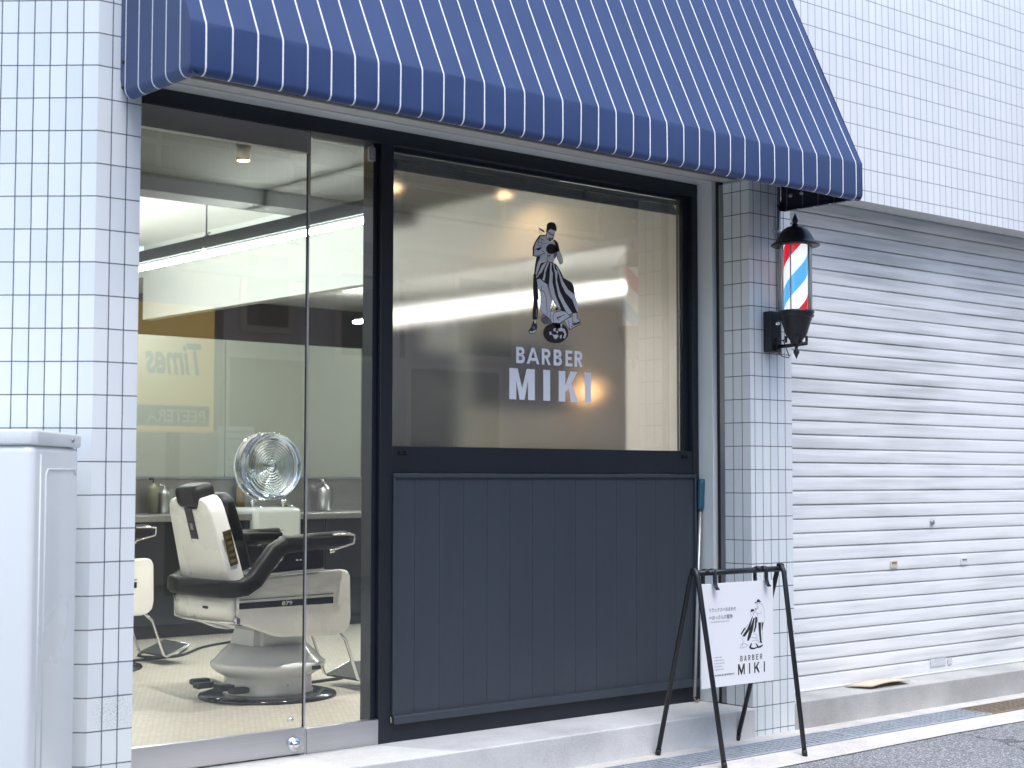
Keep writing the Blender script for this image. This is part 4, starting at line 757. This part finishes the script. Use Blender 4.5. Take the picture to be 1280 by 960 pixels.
def bottle(x,y,h,r,mat,label,steel=False):
    t=thing('pump_bottle',(x,y,.629),label,'bottle','pump bottles on the wash counter')
    q=MB(); q.lathe([(0,0),(r,0),(r,h*.68),(r*.75,h*.76),(r*.35,h*.79),(r*.35,h*.84),(0,h*.84)],n=24); q.build('body',mat,t)
    q=MB(); q.tube([(0,0,h*.84),(0,0,h*.96)],r*.16,8); q.tube([(0,0,h*.96),(-r*1.1,-r*.5,h*.95)],r*.22,8); q.build('pump_head',M['chrome'] if steel else M['rubber'],t)
bottle(2.525,4.42,.225,.032,pm('olive_plastic',(.20,.21,.13),.35,0,.1,5),'olive green pump bottle beside the steel one at left')
bottle(2.60,4.42,.185,.034,M['steel_in'],'short steel pump bottle beside the olive green one',True)
bottle(3.17,4.46,.225,.03,pm('amber_plastic',(.26,.20,.09),.3,0,.1,5),'amber brown pump bottle just left of the crystal door plate')
bottle(3.79,4.42,.215,.043,M['steel'],'tall brushed steel pump bottle seen right of the door edge',True)
# LED tubes on rails
def led(name,x,y0,y1,z,rail,label,mat,hang):
    t=thing(name,(x,(y0+y1)/2,z),label,'tube light','LED tube lights'); L=(y1-y0)/2
    q=MB(); q.box((-.026,-L,-.004),(.026,L,.016),.008,2); q.build('tube',mat,t)
    q=MB(); q.box((-.012,-L,.0165),(.012,L,.034),.002,1)
    if rail: q.box((-.018,-L+.02,.0345),(.018,L,.105),.002,1)
    q.build('rail',pm('dark_grey_rail',(.045,.05,.05),.6,0,.1,6),t)
    if hang:
        for yy in hang:
            r=MB(); r.tube([(0,yy,.10),(0,yy,.46)],.005,8); r.box((-.024,yy-.012,.03),(.024,yy+.012,.045),.002,1); r.box((-.006,yy-.02,.045),(.006,yy-.012,.115)); r.tube([(-.01,yy+.02,.10),(.02,yy+.03,.125),(.01,yy-.02,.13)],.004,6); r.build('hanger',M['grey_metal'],t)
    return t
led('tube_light',2.285,1.80,6.00,2.10,True,'long lit LED tube hung on a grey rail above the barber chair',M['tube'],[-.52])
led('tube_light',5.13,2.80,6.00,2.10,False,'lit LED tube glowing behind the frosted window glass',M['tube2'],None)
# downlights; the last two are unseen, added to brighten chair and front floor
for k,(x,y,lb) in enumerate(((1.62,1.87,'small ceiling downlight behind the top of the glass door'),(2.56,1.97,'small lit ceiling downlight just right of the mullion'),(3.10,1.75,'small ceiling downlight above the emblem in the window'),(.95,.95,'added unseen downlight just inside the glass door, behind the lintel'),(2.05,.95,'added unseen downlight just inside the window, behind the lintel'))):
    t=thing('downlight',(x,y,2.384),lb,'downlight','surface ceiling downlights')
    q=MB(); q.lathe([(.028,-.07),(.034,-.072),(.034,0),(0,0)],n=24); q.build('housing',M['wall_warm'],t)
    q=MB(); q.lathe([(0,-.064),(.0275,-.066)],n=24); q.build('lens',M['spot_warm'],t)
    sl_=bpy.data.lights.new('downlight_lamp','SPOT'); sl_.energy=(9,9,2,80,50)[k]; sl_.spot_size=rad(95 if k<3 else 125); sl_.spot_blend=.6; sl_.shadow_soft_size=.03; sl_.color=(1.0,.84,.66) if k<3 else (1.0,.955,.90)
    so=bpy.data.objects.new('downlight_lamp',sl_); COL.objects.link(so); so.parent=t; so.location=(0,0,-.075)
t=thing('spot_light',(2.75,5.9,1.93),'small warm track spotlight under the bulkhead at far left','spotlight')
q=MB(); q.tube([(0,0,.08),(0,0,.0)],.006,8); q.tube([(.03,.04,.01),(-.03,-.05,-.035)],.032,16); q.build('head',M['wall_warm'],t)
q=MB(); q.lathe([(0,0),(.026,.0)],n=16); ln=q.build('lens',M['spot_warm'],t); ln.rotation_euler=(rad(62),0,rad(-30)); ln.location=(-.032,-.055,-.037)
# things seen dimly through the frosted film
t=thing('tall_cabinet',(5.60,5.97,FZ),'tall dark cabinet blurred behind the frosted window at left','cabinet')
q=MB(); q.box((0,0,.04),(.290,.40,2.02),.004,1); q.box((.294,0,.04),(.585,.40,2.02),.004,1); q.build('door',M['cabinet'],t); q=MB(); q.box((.01,.03,0),(.575,.36,.0395)); q.build('plinth',M['rubber'],t)
t=thing('television',(7.18,6.419,1.787),'large dark screen blurred behind the word MIKI on the window','television')
q=MB(); q.box((-.67,-.05,-.30),(.67,-.008,.30),.006,1); q.build('screen',M['gloss_black'],t); q=MB(); q.box((-.2,-.0075,-.12),(.2,0,.12)); q.build('wall_mount',M['rubber'],t)
t=thing('wall_lamp',(7.96,6.419,1.664),'glowing warm wall lamp blurred behind the last letter of MIKI','lamp')
q=MB(); q.lathe([(0,-.10),(.045,-.10),(.06,-.02),(.06,0),(0,0)],n=20,axis='y'); q.build('base',M['brass'],t); q=MB(); q.lathe([(0,-.075),(.05,-.055),(.07,0),(.05,.055),(0,.075)],(0,-.17,.0),20); q.build('bulb',M['lamp_warm'],t)
t=thing('side_board',(7.5,6.03,FZ),'brown sideboard blurred low behind the frosted window','sideboard')
q=MB(); q.box((-.55,0,.06),(.9,.34,1.12),.006,1); q.build('carcass',pm('brown_wood_veneer',(.20,.125,.07),.5,0,.25,4,stretch=(1,1,8)),t); q=MB(); q.box((-.5,.03,0),(.85,.31,.0595)); q.build('plinth',M['rubber'],t)
t=thing('potted_plant',(6.88,5.86,FZ),'small dark potted plant blurred at the bottom of the window','plant')
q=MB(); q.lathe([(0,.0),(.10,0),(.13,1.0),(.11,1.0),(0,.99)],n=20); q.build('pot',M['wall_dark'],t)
q=MB(); rr=random.Random(9)
for k in range(60):
    a_=rr.uniform(0,6.28); e=rr.uniform(.2,1.4); L=rr.uniform(.10,.22); d_=Vector((math.cos(a_)*math.cos(e),math.sin(a_)*math.cos(e),math.sin(e))); s_=Vector((-d_.y,d_.x,.05)).normalized()*.018; b_=Vector((0,0,1.0))
    q.quad([b_+d_*L*.2-s_*.3,b_+d_*L*.6-s_,b_+d_*L,b_+d_*L*.6+s_])
q.build('leaves',pm('dark_leaf',(.025,.06,.03),.5,0,.3,9),t)
# ================================================================== BARBER CHAIR
def barber_chair(label,cx,cy):
    t=thing('barber_chair',(cx,cy,FZ),label,'barber chair','barber chairs facing the right wall')
    # base
    q=MB(); q.lathe([(0,.0),(.300,.0),(.302,.006),(.296,.014),(.26,.020),(.20,.022),(0,.022)],n=64); q.build('floor_disc',M['gloss_black'],t)
    q=MB(); q.lathe([(.196,.022),(.198,.030),(.192,.036),(.190,.090),(.196,.096),(.225,.112),(.243,.128),(.250,.142),(.250,.152),(.240,.158),(.236,.160),(.205,.196),(.175,.222),(.160,.230),(0,.231)],n=64); base=q.build('base_cover',M['chair_grey'],t)
    q=MB(); q.box((.072,-.249,.128),(.112,-.238,.146),.001,1); q.build('badge',M['gloss_black'],base)
    q=MB(); q.lathe([(0,-.004),(.005,-.003),(.006,0)],(-.02,-.1915,.065),12,'y'); q.build('screw',M['chrome'],base)
    q=MB()
    A_=[(-.135,-.125,.229),(.135,-.125,.229),(.135,.125,.229),(-.135,.125,.229)]; B_=[(-.115,-.105,.33),(.115,-.105,.33),(.115,.105,.33),(-.115,.105,.33)]
    Va=[q.bm.verts.new(v) for v in A_]; Vb=[q.bm.verts.new(v) for v in B_]
    fs=[q._f([Va[i],Va[(i+1)%4],Vb[(i+1)%4],Vb[i]]) for i in range(4)]; bmesh.ops.bevel(q.bm,geom=[e for e in q.bm.edges if abs(e.verts[0].co.z-e.verts[1].co.z)>.05],offset=.03,segments=4,affect='EDGES')
    q.build('column',M['chair_grey'],t,auto=40)
    for dx,dy,a_ in ((-.290,.075,200),(-.315,.0,185),(-.265,-.085,205),(-.235,-.155,205)):
        q=MB(); zz=.045+.25*(dy+.155)*.35; q.tube([(-.17,dy*.5,.05),(dx+.05,dy*.8,zz+.012),(dx,dy,zz+.010)],.009,8); q.mi=1; q.box((dx-.045,dy-.024,zz),(dx+.040,dy+.024,zz+.026),.010,3); q.build('pedal',[M['chrome'],M['rubber']],t)
    # seat body
    q=MB(); q.box((-.275,-.215,.33),(.23,.215,.485),.02,3); q.build('seat_box',M['gloss_black'],t)
    q=MB(); q.box((-.20,-.205,.46),(.27,.205,.545),.03,4); q.build('seat_cushion',M['leather'],t)
    prof=[(-.306,.462),(-.200,.528),(-.165,.532),(.225,.553),(.250,.545),(.262,.520),(.266,.340),(.258,.300),(.232,.278),(.200,.270),(-.085,.277),(-.125,.285),(-.306,.352)]
    for s_ in (-1,1):
        q=MB(); q.prism(prof,'y',s_*.205,s_*.255,.012,3); sp=q.build('side_panel',M['chair_white'],t,auto=35)
        if s_<0:
            q=MB(); q.prism([(-.300,.4065),(.168,.4085),(.168,.4375),(-.300,.4315)],'y',-.2575,-.2548,.001,1); sg=q.build('stripe',M['gloss_black'],sp)
            text_mesh('model_number','879',.052,.017,lambda p:(-.094+p[0],-.2581,.4125+p[1]+p[0]*.015),M['board'],sg,bold=.02)
            q=MB(); q.tube([(-.300,-.2565,.4435),(.168,-.2565,.4500)],.0025,6); q.build('stripe_trim',M['grey_metal'],sp)
    # rear skirt
    q=MB(); n=10; rows=[]
    for z,o_,w_ in ((.46,0,.245),(.40,-.012,.248),(.352,-.004,.240)):
        rows.append([q.bm.verts.new((-.318-o_*-1*.6-.020*(1-(abs(2*k/n-1))**2.2),-w_+2*w_*k/n,z)) for k in range(n+1)])
    for A,Bq in zip(rows,rows[1:]):
        for k in range(n): q._f([A[k],A[k+1],Bq[k+1],Bq[k]],smooth=True)
    sk=q.build('rear_skirt',M['chair_white'],t); md=sk.modifiers.new('thick','SOLIDIFY'); md.thickness=.02; md.offset=-1
    q=MB(); q.box((-.348,-.075,.400),(-.337,-.035,.411),.001,1); q.build('rear_tag',M['gloss_black'],sk)
    q=MB(); q.tube([(-.320,-.248,.352),(-.340,-.15,.349),(-.345,0,.348),(-.340,.15,.349),(-.320,.248,.352),(-.322,.252,.46)],.0055,8); q.build('skirt_trim',M['chrome'],sk)
    q=MB(); q.box((-.318,-.262,.345),(-.296,-.236,.372),.003,1); q.build('corner_clip',M['chrome'],sk)
    q=MB(); q.prism([(-.315,.350),(-.10,.288),(.10,.276),(.10,.34),(-.31,.40)],'y',-.222,.222,.004,1); q.build('underside',M['gloss_black'],t)
    # wrap-round arm upholstery
    arc=[(.215,-.275,.685),(.05,-.278,.680),(-.10,-.280,.668),(-.150,-.280,.640),(-.195,-.280,.585),(-.245,-.280,.525),(-.290,-.276,.497),(-.325,-.255,.491),(-.345,-.21,.490),(-.357,-.10,.489)]
    full=arc+[(-.360,0,.489)]+[(x,-y,z) for x,y,z in arc[::-1]]
    sec=[(.027*math.cos(a_)*(1 if abs(math.cos(a_))<.7 else 1.02),.029*math.sin(a_)) for a_ in [2*math.pi*k/12 for k in range(12)]]
    sec=[(max(-.029,min(.029,1.5*x)),max(-.035,min(.035,1.55*y))) for x,y in sec]
    q=MB(); q.sweep(full,sec); q.build('arm_rail',M['leather'],t)
    for s_ in (-1,1):
        q=MB(); q.box((-.115,s_*.275-.036,.652),(.228,s_*.275+.034,.706),.016,4); ap=q.build('arm_pad',M['leather'],t)
        q=MB(); y=s_*.312
        q.tube([(.13,y,.708),(.215,y,.708),(.236,y,.703),(.239,y,.690),(.235,y,.668),(.18,y,.655),(.115,y,.640)],.0048,8); q.tube([(.13,y,.640),(.105,y,.637)],.010,10); q.tube([(.13,y,.708),(.24,s_*.25,.709)],.004,6); q.build('arm_bracket',M['chrome'],ap)
        q=MB(); q.prism([(-.160,.552),(.108,.562),(.108,.640),(-.06,.660),(-.098,.618)],'y',s_*.222,s_*.272,.003,1); cb_=q.build('control_box',M['gloss_black'],t)
        q=MB(); y=s_*.2735; q.tube([(-.098,y,.616),(-.160,y,.553),(.106,y,.562)],.0032,6); q.build('box_trim',M['chrome'],cb_)
        q=MB(); 
        for k in range(3): q.box((-.035+.018*k,s_*.272-.002,.600),(-.025+.018*k,s_*.272+.002,.605))
        q.build('buttons',M['board'],cb_)
    # backrest shell (leaning back) with a notch for the headrest post
    lean=Matrix.Rotation(rad(-15.5),4,'Y'); org=Vector((-.275,0,.515))
    out=[(-.205,.0),(.205,.0),(.200,.10),(.176,.315),(.162,.352),(.138,.370),(.105,.374),(.078,.340),(.064,.325),(-.064,.325),(-.078,.340),(-.105,.374),(-.138,.370),(-.162,.352),(-.176,.315),(-.200,.10)]
    def leaned(mb):
        for v in mb.bm.verts: v.co=org+(lean@v.co)
        return mb
    q=MB(); q.prism(out,'x',-.040,.035,.012,3); leaned(q); bsh=q.build('back_shell',M['chair_white'],t,auto=35)
    q=MB(); q.box((-.0425,-.032,.195),(-.0398,.032,.332),.001,1); leaned(q); q.build('headrest_slot',M['gloss_black'],bsh)
    q=MB(); q.box((-.0445,-.012,.235),(-.0425,.012,.265),.001,1); leaned(q); q.build('slot_latch',M['grey_metal'],bsh)
    q=MB(); q.prism([(-.018,.075),(.020,.075),(.020,.225),(-.018,.225)],'y',-.2065,-.199,.001,1); leaned(q); pq=q.build('plaque',M['plaque'],bsh)
    q=MB()
    for k in range(5): q.box((-.012,-.2072,.088+.026*k),(.012,-.2064,.100+.026*k))
    leaned(q); q.build('plaque_marks',M['brass'],pq)
    q=MB(); q.prism([(-.185,.03),(.185,.03),(.180,.20),(.165,.34),(.13,.368),(-.13,.368),(-.165,.34),(-.180,.20)],'x',.034,.098,.028,4); leaned(q); q.build('back_cushion',M['leather'],t,auto=60)
    q=MB(); q.box((-.045,-.092,.330),(.060,.092,.422),.026,4); leaned(q); hr=q.build('headrest',M['leather'],t)
    q=MB(); q.box((-.030,-.03,.30),(.010,.03,.345),.003,1); leaned(q); q.build('headrest_post',M['gloss_black'],hr)
    # footrest
    q=MB(); 
    for s_ in (-1,1): q.tube([(.240,s_*.135,.30),(.315,s_*.135,.235),(.385,s_*.135,.055),(.400,s_*.135,.045),(.53,s_*.135,.095)],.0075,8)
    q.tube([(.53,-.135,.095),(.53,.135,.095)],.0075,8); fr_=q.build('footrest_frame',M['chrome'],t)
    q=MB(); q.prism([(.395,.040),(.535,.094),(.532,.103),(.392,.050)],'y',-.128,.128,.002,1)
    q.build('foot_plate',M['rubber'],fr_)
    return t
ch1=barber_chair('white and black barber chair behind the glass door, numbered 879',1.60,1.58)
ch2=copy_tree(ch1); ch2.location=(1.385,2.98,FZ); ch2['label']='second barber chair, mostly hidden behind the tiled pillar at left'
# floor cables
def cord(pts,label):
    q=MB(); P=[]; pts=[Vector((p[0],p[1],0)) for p in pts]
    for i in range(len(pts)-1):
        p0,p1,p2,p3=pts[max(0,i-1)],pts[i],pts[i+1],pts[min(len(pts)-1,i+2)]
        for k in range(8):
            t=k/8; P.append(.5*((2*p1)+(-p0+p2)*t+(2*p0-5*p1+4*p2-p3)*t*t+(-p0+3*p1-3*p2+p3)*t**3))
    P.append(pts[-1]); q.tube([(p.x,p.y,FZ+.0075) for p in P],.007,8); o=q.build('power_cord',M['rubber']); tag(o,label,'cord','power cords on the shop floor'); return o
cord([(1.2,3.0),(1.78,3.10),(2.0,3.15),(2.12,3.30),(2.25,3.50),(2.0,3.45),(1.85,3.25),(2.0,3.13),(2.35,3.45),(2.75,3.65)],'looped black cord on the floor behind the chair at left')
cord([(1.75,1.75),(2.05,1.80),(2.20,1.86),(2.42,2.20),(2.62,2.28),(2.85,2.12),(2.6,1.98),(2.28,1.86),(2.5,1.93),(2.9,2.05)],'looped black cord on the floor right of the chair footrest')
dk=MB(); dk.box((.15,.335,FZ+.0005),(2.92,.400,FZ+.004)); o=dk.build('floor_track',M['grey_metal']); o['kind']='structure'
dk=MB(); dk.box((.15,.47,FZ+.0005),(2.92,.476,FZ+.002)); dk.box((.15,.58,FZ+.0005),(2.92,.585,FZ+.002)); o=dk.build('floor_joint',M['rubber']); o['kind']='structure'
# ================================================================== ACROSS THE STREET (seen only as reflections)
YS=-7.96
op=thing('brown_building',(0,0,0),'dark brown building across the street, reflected in the door glass','building')
q=MB(); q.box((4.6,-14,GZ),(20,-9.2,7.2)); q.build('wall',M['brownwall'],op)
q=MB(); q.box((4.5,-14.1,7.2),(20.1,-9.1,7.4)); q.build('roof_edge',M['greywall'],op)
for z in (2.95,3.35): 
    q=MB(); q.box((5.2,-9.2,z),(20,-9.05,z+.10)); q.build('pipe_rail',M['greywall'],op)
for x,z,w_,h_ in ((6.4,2.45,.5,.75),(7.6,2.2,.9,.9),(9.3,2.3,.8,.9),(6.2,.2,.9,1.9),(8.6,.1,1.3,2.0),(7.0,4.3,.9,1.2),(9.4,4.3,.9,1.2)):
    q=MB(); q.box((x-.07,-9.2,z-.07),(x+w_+.07,-9.16,z+h_+.07)); wf=q.build('window',M['beige'],op); q=MB(); q.box((x,-9.165,z),(x+w_,-9.15,z+h_)); q.build('pane',M['winglass'],wf)
op=thing('grey_building',(0,0,0),'pale grey building across the street, reflected in the shop glass','building')
q=MB(); q.box((20.2,-14,GZ),(34,-9.0,8.5)); q.build('wall',M['greywall'],op)
for k in range(5):
    for r_ in range(3):
        q=MB(); q.box((21+2.3*k,-9.0,.7+2.6*r_),(22.4+2.3*k,-8.97,2.0+2.6*r_)); q.build('window',M['winglass'],op)
op=thing('rear_building',(0,0,0),'plain grey building behind the yellow parking sign across the street','building')
q=MB(); q.box((-16,-15,GZ),(4.4,-11.5,6.0)); q.build('wall',M['greywall'],op)
for k in range(6):
    q=MB(); q.box((-14+2.9*k,-11.5,1.2),(-12.6+2.9*k,-11.47,2.6)); q.build('window',M['winglass'],op)
ps=thing('parking_sign',(4.6,YS,GZ),'big yellow parking sign with dark slanted lettering, reflected in the door glass','sign')
ps.location=(0,0,0)
q=MB(); q.box((3.55,YS-.14,1.27),(5.34,YS,2.46),.03,3); q.build('face',M['yellow'],ps)
q=MB(); q.box((5.345,YS-.16,1.30),(5.42,YS+.01,2.50),.01,2); q.box((3.9,YS-.12,GZ),(4.0,YS-.04,1.269)); q.box((4.9,YS-.12,GZ),(5.0,YS-.04,1.269)); q.build('frame',M['blackframe'],ps)
def insign(x1,z0,rise=.0): return lambda p:(x1-p[0],YS+.004,z0+p[1])
text_mesh('sign_lettering','Times',.58,.30,insign(5.19,1.80),M['print_black'],ps,bold=.03,shear=.25)
q=MB(); q.box((4.15,YS+.001,1.325),(5.28,YS+.004,1.515)); q.build('name_panel',M['blackframe'],ps)
text_mesh('sign_lettering','BEETERA',.60,.115,insign(5.235,1.362),M['board'],ps,bold=.02)
nb=thing('notice_board',(5.40,YS+.3,GZ),'white notice board on posts across the street, reflected in the door glass','sign')
q=MB(); q.box((-.19,-.03,.86),(.19,0,1.56),.004,1); q.build('panel',M['board'],nb); q=MB(); q.box((-.15,-.028,0),(-.11,-.004,.859)); q.box((.11,-.028,0),(.15,-.004,.859)); q.build('post',M['grey_metal'],nb)
q=MB(); rr=random.Random(2)
for k in range(9):
    z=1.50-.065*k; q.box((.15-rr.uniform(.12,.28),.001,z),(.15,.002,z+.02))
q.build('print_lines',M['print_grey'],nb)
up=thing('utility_pole',(6.95,-7.4,GZ),'pale concrete utility pole across the street, reflected in the door glass','pole')
q=MB(); q.tube([(0,0,0),(0,0,9)],[.16,.11],20); q.build('shaft',M['concrete'],up); q=MB(); q.box((-.8,-.05,8.2),(.8,.05,8.3)); q.build('cross_arm',M['galv'],up)
# ================================================================== LIGHT, SKY, CAMERA
wd=bpy.data.worlds.new('World'); scene.world=wd; wd.use_nodes=True; nt=wd.node_tree
bg=nt.nodes.get('Background') or nt.nodes.new('ShaderNodeBackground')
sky=nt.nodes.new('ShaderNodeTexSky'); sky.sky_type='NISHITA'; sky.sun_disc=False
EL,AZ=rad(64),rad(198)       # azimuth measured from +Y towards +X
sky.sun_elevation=EL; sky.sun_rotation=AZ; sky.air_density=1.0; sky.dust_density=1.6; sky.ozone_density=.6
nt.links.new(sky.outputs[0],bg.inputs[0]); bg.inputs[1].default_value=.15
L=bpy.data.lights.new('sun','SUN'); L.energy=1.1; L.angle=rad(45); L.color=(1.0,.99,.975)
lo_=bpy.data.objects.new('sun',L); COL.objects.link(lo_)
sd=Vector((math.sin(AZ)*math.cos(EL),math.cos(AZ)*math.cos(EL),math.sin(EL)))
lo_.rotation_euler=sd.to_track_quat('Z','Y').to_euler(); lo_.location=(-3,-6,12)
cam=bpy.data.cameras.new('camera'); co=bpy.data.objects.new('camera',cam); COL.objects.link(co); scene.camera=co
cam.sensor_width=36; cam.lens=1947.955/1280*36; cam.clip_start=.05; cam.clip_end=400
yaw,pit,rol=rad(40.632828),rad(3.438920),rad(.060493)
fw=Vector((math.sin(yaw)*math.cos(pit),math.cos(yaw)*math.cos(pit),math.sin(pit))); rt=Vector((math.cos(yaw),-math.sin(yaw),0)); u_=rt.cross(fw)
r2=rt*math.cos(rol)+u_*math.sin(rol); u2=-rt*math.sin(rol)+u_*math.cos(rol)
mt=Matrix((r2,u2,-fw)).transposed().to_4x4(); mt.translation=Vector((-2.07928,-4.34967,.85344)); co.matrix_world=mt
cam.dof.use_dof=True; cam.dof.focus_distance=6.2; cam.dof.aperture_fstop=4.5
vs=scene.view_settings; vs.view_transform='Standard'; vs.look='None'; vs.exposure=1.15; vs.gamma=1; vs.use_curve_mapping=False
cy_=scene.cycles; cy_.use_denoising=True; cy_.max_bounces=10; cy_.diffuse_bounces=4; cy_.glossy_bounces=5; cy_.transmission_bounces=8; cy_.transparent_max_bounces=16; cy_.caustics_refractive=True; cy_.caustics_reflective=False; cy_.sample_clamp_indirect=8.0; cy_.blur_glossy=.3
scene.render.film_transparent=False
